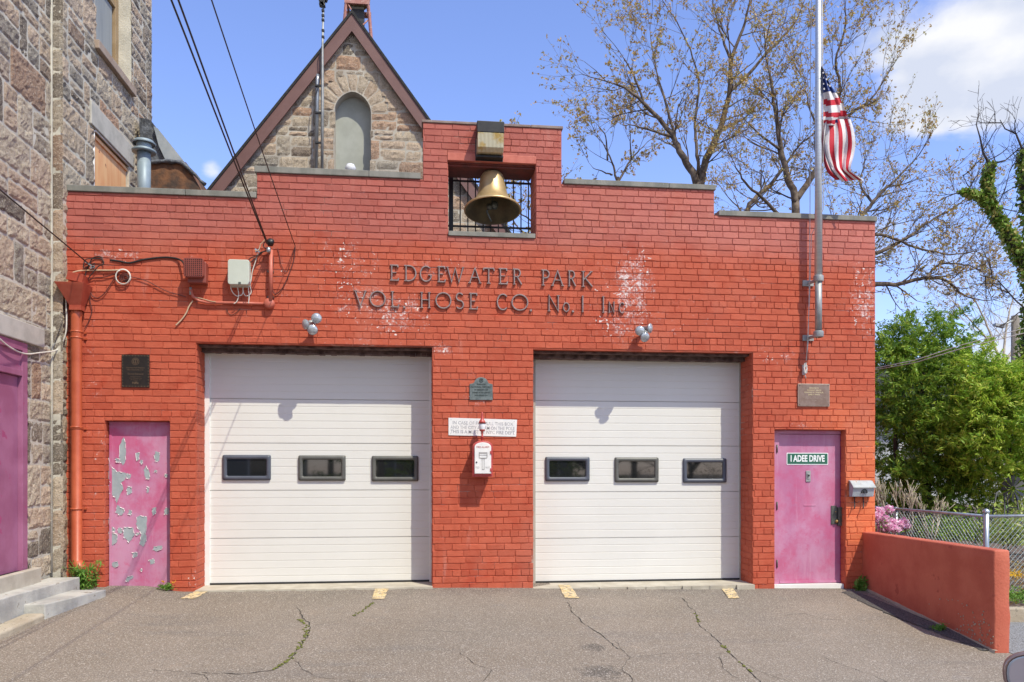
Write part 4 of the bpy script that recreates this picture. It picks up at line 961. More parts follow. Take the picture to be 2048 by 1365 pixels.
# lamps
def lamps(cpx, cpy, heads, lab):
    b = P(cpx, cpy)
    t = thing('flood_lamp', b, lab, 'lamp', 'three-headed flood lamps over the garage doors')
    mb = MB(); mb.lathe([(.06, -.012), (.06, .02), (.045, .035), (0, .04)], Matrix.Translation(b) @ Matrix.Rotation(R(90), 4, 'X'), 16); mb.build('base_plate', 'steeldull', t)
    for hx, hy, dirv in heads:
        hp = P(hx, hy, -.20); dv = Vector(dirv).normalized()
        q = dv.to_track_quat('Z', 'Y').to_matrix().to_4x4(); back = hp-dv*.13
        mb = MB(); mb.lathe([(0, -.13), (.026, -.13), (.028, -.06), (.045, -.03), (.064, -.004), (.067, .004)], Matrix.Translation(hp) @ q, 18)
        mb.tube([b+Vector((0, -.03, 0)), (b+back)/2+Vector((0, -.02, 0)), back], .013, 8); hd = mb.build('lamp_head', 'steel', t)
        mb = MB(); mb.lathe([(.066, .0), (.060, .012), (.035, .026), (0, .031)], Matrix.Translation(hp) @ q, 18); mb.build('bulb_face', 'lens', hd)
lamps(622, 650, ((633, 637, (.15, -1, -.1)), (611, 649, (-.75, -.75, -.15)), (625, 660, (.05, -1, -.35))), 'three-headed flood lamp above the garage door nearest the stone building')
lamps(1287, 664, ((1280, 662, (-.15, -1, -.1)), (1300, 657, (.8, -.7, -.1)), (1290, 675, (.2, -1, -.5))), 'three-headed flood lamp above the garage door nearest the flagpole')
# siren speaker
t = thing('wall_siren', P(388, 560), 'square red grille horn speaker on the brick wall beside the utility box', 'speaker')
xa, xb = P(367, 545, -.2).x, P(407, 545, -.2).x; zu, zl = P(388, 516, -.2).z, P(388, 555, -.2).z
mb = MB(); mb.prism(rrect(xa, xb, zl, zu, .04), FP, .14, .20)
n = 9
for k in range(n+1):
    x = xa+.012+(xb-xa-.024)*k/n; mb.box(x-.0045, x+.0045, -.214, -.2005, zl+.012, zu-.012)
    z = zl+.012+(zu-zl-.024)*k/n; mb.box(xa+.012, xb-.012, -.211, -.2008, z-.0045, z+.0045)
g_ = mb.build('grille', 'siren', t)
mb = MB(); mb.box(xa+.03, xb+.012, -.14, -.012, zl-.055, zu-.03); mb.build('back_box', 'siren', t, bev=.01)
mb = MB(); mb.tube([P(381, 575, -.06), P(381, 590, -.06)], .016, 8); mb.build('cable_gland', 'steeldull', t)
mb = MB(); mb.box(xa+.014, xb-.014, -.2025, -.2005, zl+.014, zu-.014); mb.build('grille_back_plate', 'black', t)  # black plate that turns the gaps between the grille bars dark
# utility box
t = thing('utility_box', P(478, 572), 'pale beige plastic utility box with dangling white cables on the brick wall', 'utility box')
xa, xb = P(456, 545, -.15).x, P(499, 545, -.15).x; zu, zl = P(478, 520, -.15).z, P(478, 570, -.15).z
mb = MB(); mb.prism(rrect(xa, xb, zl, zu, .03), FP, .07, .17); mb.build('cover', 'boxbeige', t, bev=.008)
mb = MB(); mb.box(xa+.01, xb-.01, -.07, -.012, zl-.01, zu-.02); mb.build('back_box', 'boxbeige', t, bev=.005)
mb = MB(); mb.box((xa+xb)/2+.0, (xa+xb)/2+.03, -.175, -.168, zl+.0, zl+.03); mb.build('latch', 'olive', t)
# service mast
t = thing('service_mast', P(541, 608), 'red painted electrical conduit mast with weatherhead and round junction box', 'conduit')
mb = MB(); mb.tube([P(542, 500, -.09), P(541, 602, -.07)], .026, 12); mb.build('pipe', 'redconduit', t)
mb = MB(); mb.lathe([(.0, .035), (.03, .033), (.048, .015), (.045, -.01), (.03, -.05), (0, -.06)], Matrix.Translation(P(541, 484, -.13)) @ Matrix.Rotation(R(50), 4, 'X'), 14); mb.build('weatherhead', 'black', t)
mb = MB(); mb.lathe([(.066, .012), (.066, .07), (.055, .085), (0, .088)], Matrix.Translation(P(540, 609)) @ Matrix.Rotation(R(90), 4, 'X'), 18); mb.build('junction_box', 'redconduit', t)
mb = MB(); mb.tube([P(532, 608, -.04), P(460, 606, -.04), P(415, 606, -.04), P(398, 602, -.045), P(386, 594, -.05), P(381, 580, -.06)], .019, 10); mb.build('conduit', 'redconduit', t)
for py in (545, 596):
    mb = MB(); mb.box(P(536, py).x, P(548, py).x, -.05, -.01, P(540, py).z-.012, P(540, py).z+.012); mb.build('pipe_clip', 'olive', t)
# rain head and downspout
t = thing('downspout', P(153, 1140), 'orange red painted downspout with funnel rain head beside the stone corner', 'downspout')
yo = -.14
a, b, c, d = P(119, 569, yo), P(178, 571, yo), P(163, 612, yo), P(143, 612, yo)
mb = MB()
rings = []
for (xa, xb, z, ya, yb) in ((a.x, b.x, a.z, -.30, -.02), (a.x+.02, b.x-.01, a.z-.03, -.29, -.02), (d.x-.01, c.x+.01, c.z, -.19, -.06), (d.x-.01, c.x+.01, c.z-.06, -.19, -.06)):
    rings.append([mb.v(v) for v in ((xa, ya, z), (xb, ya, z), (xb, yb, z), (xa, yb, z))])
for p, q in zip(rings, rings[1:]):
    for k in range(4): mb.f([p[k], p[(k+1) % 4], q[(k+1) % 4], q[k]], 0, False)
mb.f(rings[0], 0, False)
e, f_ = P(141, 549, -.1), P(170, 566, -.1)
mb.obox((e+f_)/2+Vector((0, 0, .0)), .19, .18, .10, Matrix.Rotation(R(12), 3, 'Y'))
mb.build('rain_head', 'redhead', t, bev=.003)
mb = MB(); r = .064; x = P(153, 800, -.09).x
mb.tube([P(153, 608, -.125), Vector((x, -.095, P(153, 640).z)), Vector((x, -.09, P(153, 1118).z)), P(156, 1128, -.11), P(164, 1146, -.18)], r, 16); mb.build('pipe', 'redpipe', t)
for py in (630, 664, 676, 855, 857, 1018):
    mb = MB(); z = P(153, py, -.09).z; mb.lathe([(r+.001, -.012), (r+.007, -.010), (r+.007, .010), (r+.001, .012)], Matrix.Translation((x, -.092, z)), 18)
    if py in (664, 676, 857, 1018): mb.box(x+r, x+r+.03, -.03, -.008, z-.012, z+.012)
    mb.build('pipe_strap', 'redpipe', t)
# ------------------------------------------------------------------ flagpole and flag
fp = thing('flagpole', P(1634, 676), 'tall grey metal flagpole bracketed to the right end of the brick wall', 'flagpole')
YP = -.20
mb = MB(); top = P(1635, 0, YP); xl = P(1637, 600, YP)
zb_, zm, = P(1637, 668, YP).z, P(1637, 555, YP).z
mb.tube([(xl.x, YP, zb_), (xl.x, YP, zm)], .046, 16, 1); mb.tube([(xl.x, YP, zm), (xl.x-.0, YP, zm+2.0), (xl.x-.0, YP, top.z+2.4)], [.052, .046, .030], 16, 0); mb.build('pole', ['aluminium', 'steeldull'], fp)
for z in (P(1637, 557, YP).z, P(1637, 668, YP).z):
    mb = MB(); mb.lathe([(.05, -.05), (.066, -.045), (.068, .03), (.052, .04)], Matrix.Translation((xl.x, YP, z)), 16); mb.tube([(xl.x-.03, YP, z-.03), (xl.x-.06, -.01, z-.03)], .022, 8)
    mb.box(xl.x-.14, xl.x+.02, -.03, -.008, z-.07, z+.01); mb.build('bracket', 'steeldull', fp, bev=.002)
mb = MB(); mb.lathe([(.0, -.02), (.04, -.02), (.04, 0), (.05, 0), (.08, .05), (.06, .1), (0, .12)], Matrix.Translation((xl.x, YP, top.z+2.4)), 14); mb.build('finial', 'brass', fp)
hx = P(1618, 700, -.06)
mb = MB(); mb.tube([(xl.x-.05, YP, top.z+2.3), P(1621, 100, -.13), P(1620, 430, -.09), P(1618, 600, -.07), P(1616, 690, -.05), P(1612, 722, -.05)], .005, 6)
mb.tube([(xl.x+.035, YP-.02, top.z+2.3), (xl.x+.055, YP-.03, P(1640, 420, YP).z), P(1623, 470, -.07), P(1619, 600, -.06), P(1613, 720, -.05)], .005, 6); mb.build('halyard', 'rope', fp)
mb = MB(); c = P(1609, 740, -.05); rnd = random.Random(2); pts = []
for k in range(46): a = k*.9; pts.append(c+Vector((.028*math.cos(a)*rnd.uniform(.6, 1), -.012-.02*rnd.random(), .065*math.sin(a)*rnd.uniform(.6, 1)+(.05 if k % 9 == 0 else 0))))
mb.tube(pts, .007, 6); mb.tube([c+Vector((0, -.01, -.05)), c+Vector((.015, -.01, -.12))], .006, 6); mb.box(c.x-.015, c.x+.015, -.04, -.008, c.z-.07, c.z+.07); mb.build('cleat_rope', 'rope', fp)
# flag
def flag():
    Yf = YP-.03
    t = thing('american_flag', P(1643, 150, Yf), 'American flag hanging limp at half mast from the metal flagpole', 'flag')
    mb = MB()
    def surf(rows, nu, colf, y0, ph):
        # rows: (xl, yl, xr, yr) in picture units; smooth interpolation between rows
        nv = len(rows)-1; V = []; S = 5
        def cr(i, t):
            p = [rows[max(0, min(nv, i+k))] for k in (-1, 0, 1, 2)]
            return [.5*((2*p[1][q])+(-p[0][q]+p[2][q])*t+(2*p[0][q]-5*p[1][q]+4*p[2][q]-p[3][q])*t*t+(-p[0][q]+3*p[1][q]-3*p[2][q]+p[3][q])*t**3) for q in range(4)]
        for i in range(nv):
            for s_ in range(S+(1 if i == nv-1 else 0)):
                xl_, yl_, xr_, yr_ = cr(i, s_/S); v = (i+s_/S)/nv; row = []
                for k in range(nu+1):
                    u = k/nu; px = xl_+(xr_-xl_)*u; py = yl_+(yr_-yl_)*u+math.sin(u*math.pi)*-1.5
                    yy = y0+.045*math.sin(u*8+v*2.5+ph)*(.25+v)+.02*math.sin(u*17+v*6+ph)+.02*math.sin(v*13+u*3)-.03*u
                    row.append(mb.v(P(px, py, yy)))
                V.append(row)
        m = len(V)-1
        for i in range(m):
            for k in range(nu): mb.f([V[i][k], V[i][k+1], V[i+1][k+1], V[i+1][k]], colf((k+.5)/nu, (i+.5)/m), True)
    # upper part: blue canton then stripes, folding down around the hoist
    up = [(1643, 134, 1644.5, 134), (1643, 152, 1652, 152), (1643.5, 168, 1660, 168), (1644, 184, 1668, 180), (1644.5, 200, 1679, 196), (1645, 218, 1688, 214), (1645.5, 234, 1695, 232), (1646, 243, 1699, 240), (1647, 252, 1701, 252)]
    def c1(u, v):
        py = 134+v*118
        if py+(-(u)*4) < 180: return 2
        k = int((py-180-u*0+8*math.sin(u*3.1)*-.6)/10.6)
        return 1 if k % 2 == 0 else 0
    surf(up, 24, c1, Yf, 0)
    lo = [(1648, 242, 1701, 239), (1651, 262, 1708, 262), (1650, 285, 1711, 288), (1652, 305, 1708, 310), (1658, 322, 1703, 328), (1664, 338, 1702, 342), (1674, 352, 1712, 350), (1684, 364, 1728, 361)]
    def c2(u, v):
        if v < .07 and .1 < u < .5: return 2
        return [1, 0, 1, 0, 1, 0, 1, 0][min(7, int(u*.97*7))]
    surf(lo, 36, c2, Yf-.02, 1.3)
    surf([(1643, 240, 1660, 243), (1643, 262, 1655, 262), (1643.5, 290, 1652, 290), (1646, 318, 1659, 318), (1655, 345, 1672, 343), (1672, 361, 1694, 361)], 12, lambda u, v: 0 if u < .45 else 1, Yf+.03, .5)
    # stars
    rnd = random.Random(4)
    for px, py in ((1646.5, 146), (1648, 156), (1653, 159), (1647.5, 168), (1655, 170), (1660, 172), (1648.5, 178), (1656, 179)):
        c = P(px, py, Yf-.05); pl = []
        for k in range(10): rr_ = .020 if k % 2 == 0 else .009; a = R(90+36*k); pl.append(mb.v(c+Vector((rr_*math.cos(a)*.8, 0, rr_*math.sin(a)))))
        mb.f(pl, 1, False)
    o = mb.build('cloth', ['flagred', 'flagwhite', 'flagblue'], t, fix=False)
    return t
flag()
# ------------------------------------------------------------------ cables
def cable(pts, r, mat, label, name='cable', sm=8, cat='cable', group=None):
    pts = [Vector(p) for p in pts]; out = []
    for i in range(len(pts)-1):
        p0, p1, p2, p3 = pts[max(0, i-1)], pts[i], pts[i+1], pts[min(len(pts)-1, i+2)]
        for k in range(sm):
            t = k/sm; out.append(.5*((2*p1)+(p2-p0)*t+(2*p0-5*p1+4*p2-p3)*t*t+(-p0+3*p1-3*p2+p3)*t**3))
    out.append(pts[-1]); mb = MB(); mb.tube(out, r, 7)
    return tag(mb.build(name, mat), label, cat, group)
def aerial(a, px, py, wx, far, r, label):     # from wall point a through the picture point, away across the street
    # solve the depth t so that the wire with sideways drift wx passes the sight line of (px, py)
    d = ray(px, py); best = None
    for k in range(10, 900):
        t = k*.01; Y = a.y-t; q = CAM+d*((Y-CAM.y)/d.y); e = abs((q.x-a.x)/t-wx)
        if best is None or e < best[0]: best = (e, t, q)
    _, t, q = best; v = (q-a)/t; pts = []
    for k in range(41):
        s_ = far*k/40; pts.append(a+v*s_+Vector((0, 0, -.0035*s_*(far-s_)+.0035*(far-t)*t*(s_/t if s_ < t else 1))))
    mb = MB(); mb.tube(pts, r, 6); return tag(mb.build('service_wire', 'cable'), label, 'wire', 'overhead wires running from the wall across the street')
aerial(P(534, 488, -.15), 343, 0, .01, 21, .0085, 'thick black overhead wire reaching the weatherhead, leftmost of the twin wires')
aerial(P(537, 492, -.13), 357, 0, .02, 21, .0085, 'thick black overhead wire reaching the weatherhead, right wire of the twin pair')
aerial(P(590, 492, -.03), 423, 0, .03, 21, .0055, 'thin black overhead wire meeting the bare brick right of the service mast')
mb = MB(); a = P(176, 527, -.05); b = PXp(0, 380, -3.9); v = (b-a)
mb.tube([a+v*t for t in (0, .25, .5, .75, 1, 1.6, 2.2)], .008, 6); tag(mb.build('service_wire', 'cable'), 'single black overhead wire crossing the stone wall to the cable tangle', 'wire', 'overhead wires running from the wall across the street')
cable([P(220, 520, -.02), P(240, 523, -.02), P(260, 526, -.02), P(290, 519, -.02), P(330, 515, -.02), P(355, 518, -.03), P(366, 525, -.08), P(369, 533, -.1)], .012, 'cable', 'thick black cable sagging along the brick to the red speaker')
def wp_(x, y): return 100+x/6.203, 480+y/6.203
def wl(pts, d=.03): return [P(*wp_(x, y), -d) for x, y in pts]
cable(wl([(660, 290), (640, 220), (580, 210), (520, 240), (470, 340), (440, 430), (450, 500)]), .007, 'cable', 'looped black cable rising above the rain head')
cable(wl([(560, 290), (470, 330), (415, 350), (440, 250), (520, 235), (640, 240), (665, 300), (600, 330), (540, 400), (440, 520)], .045), .006, 'cable', 'tangled black cable knotted under the service wire clamp')
cable(wl([(460, 510), (560, 470), (660, 465), (780, 430), (850, 390)]), .006, 'cablered', 'red painted cable running from rain head to coiled cable')
cable(wl([(490, 620), (530, 700), (600, 720), (680, 660), (740, 570), (800, 480), (850, 430)]), .006, 'cablered', 'slack dark cable drooping below the coil toward the rain head')
cable(wl([(490, 660), (500, 780), (520, 880), (480, 1010), (430, 1100)]), .005, 'cablered', 'short dark cable hanging right of the downspout')
cable(wl([(1010, 460), (1100, 480), (1220, 520), (1350, 590), (1480, 650), (1560, 670), (1690, 710)]), .005, 'cablered', 'thin painted wire sagging between coil and red speaker')
cable(wl([(210, 540), (230, 450), (280, 410), (380, 385), (560, 380), (760, 380), (850, 375)]), .010, 'cabletan', 'pale cable lying level from the rain head to the coil')
cable(wl([(195, 700), (200, 820), (205, 1000), (195, 1150), (150, 1280)], .15)+[PXp(112, 701, -4.44), PXp(80, 706, -4.46), PXp(50, 708, -4.47), PXp(20, 695, -4.47), PXp(-10, 670, -4.47)], .009, 'cablewhite', 'white cable hanging beside the stone corner and swagging to the purple door')
mb = MB()
for q in range(3):
    c = P(246, 554, -.03-.012*q); r_ = .093-.004*q; mb.tube([c+Vector((r_*math.cos(k*.2618+q), -.004*math.sin(k), r_*1.05*math.sin(k*.2618+q))) for k in range(25)], .0055, 6, 0)
for q in range(3):
    c = P(249+q, 556, -.025-.01*q); r_ = .06-.015*q; mb.tube([c+Vector((r_*math.cos(k*.35), 0, r_*.9*math.sin(k*.35))) for k in range(19)], .006, 6, 1)
tag(mb.build('coiled_cable', ['cablewhite', 'cablered']), 'coil of pale and dark cable hung on the brick left of the speaker', 'cable')
def w5(pts, d=.03): return [P(340+x/5.25, 440+y/5.25, -d) for x, y in pts]
cable(w5([(240, 850), (200, 910), (170, 980), (120, 1050), (60, 1110)]), .009, 'cabletan', 'tan twin cable hanging from the conduit bend into the brick')
cable(w5([(262, 815), (310, 822), (370, 838), (430, 855), (480, 862)], .06), .006, 'cabletan', 'tan cable lying along the red conduit')
for i, pl in enumerate(([(700, 680), (715, 740), (720, 800), (700, 860), (670, 880)], [(765, 680), (770, 760), (800, 800), (850, 770), (840, 700), (815, 690)], [(820, 700), (830, 800), (825, 880)], [(635, 690), (650, 750), (700, 800), (760, 780), (765, 700)],
                       [(920, 350), (900, 430), (865, 540), (850, 640), (830, 700)])):
    cable(w5(pl, .07), .006, 'cablewhite', ('white cable dropping straight below the utility box', 'white cable looping once below the utility box', 'rightmost white cable below the utility box ending on the conduit', 'thin grey wire bowed beneath the utility box', 'pale cable climbing from utility box to the weatherhead')[i])
cable(w5([(1315, 280), (1300, 420), (1260, 540), (1220, 640), (1170, 730), (1110, 780), (1080, 740), (1075, 600), (1085, 400), (1060, 350)]), .006, 'cablered', 'dark wire looping down from the thin overhead wire to the mast')
cable(w5([(1315, 270), (1230, 540), (1170, 480), (1150, 380), (1130, 300)], .02), .004, 'cablered', 'thin slack wire on the brick right of the mast')
cable(w5([(590, 940), (610, 980), (650, 1000), (700, 970), (740, 930)], .02), .004, 'cable', 'thin black wire bowed below the red conduit')
for i, pl in enumerate(([(1040, 310), (990, 330), (930, 370), (850, 400), (820, 430)], [(1030, 330), (960, 340), (920, 380), (880, 420), (840, 450)], [(1010, 190), (970, 240), (950, 260), (930, 320), (890, 320)], [(1060, 210), (1000, 230), (980, 280), (1030, 310)])):
    cable(w5(pl, .08+.01*i), .006, 'cable' if i != 2 else 'cabletan', ('black drip loop wire under the weatherhead, lowest of the bundle', 'second black wire fanning from the mast clamp', 'frayed tan wire at the weatherhead', 'short black wire curling into the weatherhead')[i])
mb = MB(); c = P(537, 500, -.13); mb.lathe([(.0, .03), (.028, .028), (.03, -.02), (.018, -.035), (0, -.035)], Matrix.Translation(c), 12); mb.tube([c, P(538, 505, -.04)], .012, 6)
c = P(515, 502, -.08); mb.obox(c, .07, .03, .02, Matrix.Rotation(R(35), 3, 'Y')); mb.obox(c, .06, .03, .015, Matrix.Rotation(R(-40), 3, 'Y')); tag(mb.build('insulator', 'steel'), 'grey porcelain insulator and clamp holding the twin wires at the mast', 'insulator')
mb = MB(); c = P(180, 530, -.05); mb.obox(c, .13, .02, .018, Matrix.Rotation(R(35), 3, 'Y')); mb.obox(c+Vector((.03, 0, -.03)), .06, .02, .02, Matrix.Rotation(R(-30), 3, 'Y')); tag(mb.build('wire_clamp', 'steel'), 'small metal clamp anchoring the left overhead wire to the brick', 'clamp')

# ------------------------------------------------------------------ stone masonry
def stones(mb, u0, u1, z0, z1, fn, keep, seed, cell=.035, hmin=.22, hmax=.52, joint=.0045, rough=.017, wmin=.28, wmax=.95, base=.006):
    rnd = random.Random(seed); z = z0
    while z < z1:
        h = rnd.uniform(hmin, hmax); u = u0-rnd.uniform(0, .3)
        while u < u1:
            w_ = rnd.uniform(wmin, wmax); rs = [(u, u+w_, z, z+h)]
            if h > .27 and rnd.random() < .38: s_ = rnd.uniform(.35, .65); rs = [(u, u+w_, z, z+h*s_), (u, u+w_, z+h*s_, z+h)]
            elif w_ > .45 and rnd.random() < .25: rs = [(u, u+w_*.4, z, z+h), (u+w_*.4, u+w_, z, z+h*.5), (u+w_*.4, u+w_, z+h*.5, z+h)]
            for r in rs: stone(mb, max(r[0], u0), min(r[1], u1), r[2], min(r[3], z1), fn, keep, rnd, cell, joint, rough, base)
            u += w_
        z += h
def stone(mb, a, b, c, d, fn, keep, rnd, cell, joint, rough, base=.012, sm=False):
    if b-a < .05 or d-c < .05: return
    nu = max(3, int((b-a)/cell)); nz = max(3, int((d-c)/cell)); tint = rnd.random(); sd_ = rnd.uniform(0, 50); skew = rnd.uniform(-.008, .008)
    V = []
    for i in range(nu+1):
        col = []
        for j in range(nz+1):
            s, t = i/nu, j/nz
            edge = min(s, 1-s)*(b-a), min(t, 1-t)*(d-c); e = min(edge)
            u = a+joint+(b-a-2*joint)*s; z = c+joint+(d-c-2*joint)*t+skew*(s-.5)
            u += pnoise((z*5, sd_, 1), 1)*.010*(1 if s in (0, 1) else .3); z += pnoise((u*5, sd_, 7), 1)*.010*(1 if t in (0, 1) else .3)
            n_ = noise.fractal(Vector((u*11, sd_, z*11)), .75, 2.1, 4)
            dd = -.001 if e == 0 else base+.004*min(1, e/.04)+n_*rough*min(1, .25+e/.04)+tint*.006
            col.append(mb.v(fn(u, z, dd), (tint, 0, .5)))
        V.append(col)
    fl = []
    for i in range(nu):
        for j in range(nz):
            if keep is None or keep((V[i][j], V[i+1][j+1]), a+(b-a)*(i+.5)/nu, c+(d-c)*(j+.5)/nz): fl.append(mb.f([V[i][j], V[i+1][j], V[i+1][j+1], V[i][j+1]], 0, sm))
    mb.orient(fl, fn(a, c, 1)-fn(a, c, 0))
ch = thing('stone_building', (-4.51, 0, 0), 'tall grey granite building with purple door on the left', 'building')
XA, XB, YC, YE = -4.51, -4.40, -.17, 3.2
HT = 11.0
fA = lambda u, v, d: Vector((XA+d, u, v)); fB = lambda u, v, d: Vector((XB+d, u, v))
PD = (-3.4, PXp(53, 900, XA).y, -.3, PXp(53, 688, XA).z)           # purple door opening
WN = (PXp(190, 79, XB).y, PXp(262, 173, XB).y, PXp(190, 82, XB).z, 10.2)
OB = (PXp(187, 261, XB).y, PXp(258, 337, XB).y, 4.0, PXp(188, 258, XB).z)
LNT = (-4.2, PXp(82, 665, XA).y, PD[3], PXp(60, 650, XA).z)
kA = lambda vs, u, z: not ((PD[0] < u < PD[1] and z < PD[3]) or (LNT[0] < u < LNT[1] and LNT[2] < z < LNT[3]+.0))
kB = lambda vs, u, z: not ((WN[0] < u < WN[1] and WN[2]-.13 < z < WN[3]) or (OB[0] < u < OB[1] and z < OB[3]+.0) or (OB[0]-.15 < u < OB[1]+.1 and OB[3] < z < OB[3]+.33))
mb = MB()
stones(mb, -5.0, YC-.0, -.5, HT, fA, kA, 11, .032)
stones(mb, YC+.02, YE, -.5, HT, fB, kB, 23, .036)
# quoins facing the street on the small step
rnd = random.Random(3); z = -.5
while z < HT:
    h = rnd.uniform(.26, .5); stone(mb, XA-.0, XB+.035, z, z+h, lambda u, v, d: Vector((u, YC-d, v)), None, rnd, .04, .006, .012, .0); z += h
slab(mb, [-5.0, PD[0], PD[1], LNT[1], LNT[0], YC-.002], sorted({-.8, PD[3], LNT[3], HT}), lambda u, z: not (PD[0] < u < PD[1] and z < PD[3]), lambda u, v, d: Vector((XA+d, u, v)), .002, -.3, 1)
slab(mb, sorted({YC, WN[0], WN[1], OB[0], OB[1], YE}), sorted({-.8, OB[3], WN[2], WN[3], HT, 4.0}), lambda u, z: not ((WN[0] < u < WN[1] and WN[2] < z < WN[3]) or (OB[0] < u < OB[1] and 4.0 < z < OB[3])), lambda u, v, d: Vector((XB+d, u, v)), .002, -.35, 1)
mb.box(XA-6, XA-.31, -5, YE-.002, -.8, HT, 1)
mb.box(XA-6, XA, -5.3, -5.0, -.8, HT, 1)
# white ribbon joint down the corner
mb.tube([(XA+.012, YC-.02, -.3), (XA+.02, YC-.025, 3), (XA+.012, YC-.02, 6), (XA+.015, YC-.02, HT)], .016, 6, 1)
# far end face of the wall
stones(mb, XA-2, XB, 3, HT, lambda u, v, d: Vector((u, YE+d, v)), None, 31, .1)
mb.build('stone_wall', ['stone', 'mortar'], ch, fix=True)
mb = MB(); mb.box(XA-.2, XA+.045, LNT[0], LNT[1], LNT[2]+.003, LNT[3]-.006); mb.build('door_lintel', 'lintelst', ch, bev=.01)
mb = MB(); mb.box(XB-.3, XB+.035, OB[0]-.15, OB[1]+.1, OB[3]+.004, OB[3]+.32); mb.build('window_lintel', 'lintelst', ch, bev=.01)
mb = MB(); mb.box(XB-.3, XB+.075, WN[0]-.05, WN[1]+.03, WN[2]-.12, WN[2]-.002); mb.build('window_sill', 'sandstone', ch, bev=.008)
# upper window
xg = XB-.23
mb = MB(); yA, yB = WN[0], WN[1]
mb.box(xg-.02, xg+.05, yB-.12, yB-.002, WN[2], WN[3]-.003); mb.box(xg-.02, xg+.05, yA+.002, yA+.10, WN[2], WN[3]-.003); mb.box(xg-.01, xg+.04, yA+.1, yB-.12, WN[2]+.001, WN[2]+.05)
zc = PXp(230, 60, xg).z
mb.box(xg-.01, xg+.045, yA+.1, yB-.12, zc+.28, zc+.35)
wn = mb.build('window', 'tan', ch, bev=.004)
mb = MB(); mb.box(xg-.03, xg, yA+.1, yB-.12, WN[2]+.05, WN[3]); mb.build('pane', 'glass2', wn)
mb = MB(); mb.box(xg+.004, xg+.010, yA+.1, yB-.16, WN[2]+.06, zc+.26); mb.build('blind', 'curtain', wn)
mb = MB(); mb.box(XB-.08, XB-.04, OB[0]+.02, OB[1]-.02, 4.01, OB[3]-.02); 
mb.box(XB-.04, XB-.015, OB[0]+.02, OB[1]-.02, OB[3]-.10, OB[3]-.06); bo = mb.build('boarded_window', 'orange', ch)
mb = MB(); mb.tube([(XB+.0, OB[0]+.008, 4.1), (XB+.0, OB[0]+.008, OB[3]-.03), (XB+.0, OB[0]+.06, OB[3]-.008), (XB+.0, OB[1]-.01, OB[3]-.008)], .014, 6); mb.build('frame_bead', 'whitepaint', bo)
# purple street door
mb = MB(); xd = XA-.035; zt_ = PXp(45, 755, XA-.1).z; z0 = PXp(50, 1136, XA-.1).z
mb.box(xd-.04, xd, PD[0]+.05, PD[1]-.13, z0, zt_-.02); dd_ = mb.build('purple_door', 'purple3', ch, bev=.004)
mb = MB(); mb.box(xd-.06, xd+.05, PD[1]-.125, PD[1]-.004, z0-.0, PD[3]-.003); mb.box(xd-.06, xd+.03, PD[0]+.03, PD[1]-.126, zt_+.0, PD[3]-.003); mb.box(xd-.06, xd+.05, PD[0]+.03, PD[1]-.126, zt_-.015, zt_+.05); mb.box(xd-.0, xd+.055, PD[0]+.03, PD[1]-.126, PD[3]-.10, PD[3]-.005)
mb.build('door_frame', 'purple3', dd_, bev=.004)
for py in (808, 946, 1080):
    q = PXp(45, py, XA-.06); mb = MB(); mb.tube([q+Vector((0, 0, -.10)), q+Vector((0, 0, .10))], .017, 8); mb.box(xd-.0, xd+.03, q.y-.03, q.y+.03, q.z-.09, q.z+.09); mb.build('hinge', 'hinge', dd_)
# steps
def slabm(name, x0, x1, y0, y1, z0, z1, mat, label, skew=0, seed=0):
    mb = MB(); n = 12; rnd = random.Random(seed)
    lo = [(x0, y0), (x1-skew, y0)]+[(x1-skew*(1-k/n)+rnd.uniform(-.006, .006), y0+(y1-y0)*k/n) for k in range(1, n)]+[(x1, y1), (x0, y1)]
    a = [mb.v((x, y, z0)) for x, y in lo]; b = [mb.v((x-.0, y, z1)) for x, y in lo]
    mb.f(a, 0, False); mb.f(list(reversed(b)), 0, False)
    for i in range(len(lo)): mb.f([a[i], b[i], b[(i+1) % len(lo)], a[(i+1) % len(lo)]], 0, False)
    return tag(mb.build(name, mat, bev=.012), label, 'step', 'concrete steps to the purple door')
slabm('concrete_step', XA+.046, PXp(75, 1136, -4.38).x+.12*0-.0, -3.0, -.70, -.1, .365, 'concretewarm', 'cream concrete doorstep directly under the purple door, top of the three')
slabm('concrete_step', XA+.046, -4.11, -2.2, -.32, -.2, .195, 'concrete', 'middle pale concrete slab of the three steps', .12, 2)
slabm('concrete_step', XA+.046, -3.74, -1.53, -.50, -.3, .064, 'concrete', 'lowest and widest concrete slab, flush with the driveway edge', .24, 3)
mb = MB(); pts = [(-3.97, -1.56), (-4.06, -2.2), (-4.2, -3.0), (-4.35, -3.9), (-4.5, -5.2)]; prev = None
for (x, y) in pts:
    z = gh(x, y)+.075; q = [mb.v((x, y, z-.3)), mb.v((x, y, z-.02)), mb.v((x-.02, y, z)), mb.v((x-.2, y, z)), mb.v((x-.2, y, z-.3))]
    if prev:
        for k in range(4): mb.f([prev[k], prev[k+1], q[k+1], q[k]], 0, False)
    else: mb.f(q, 0, False)
    prev = q
mb.f(prev, 0, False)
tag(mb.build('kerb', 'kerbst', bev=.01), kind='structure')

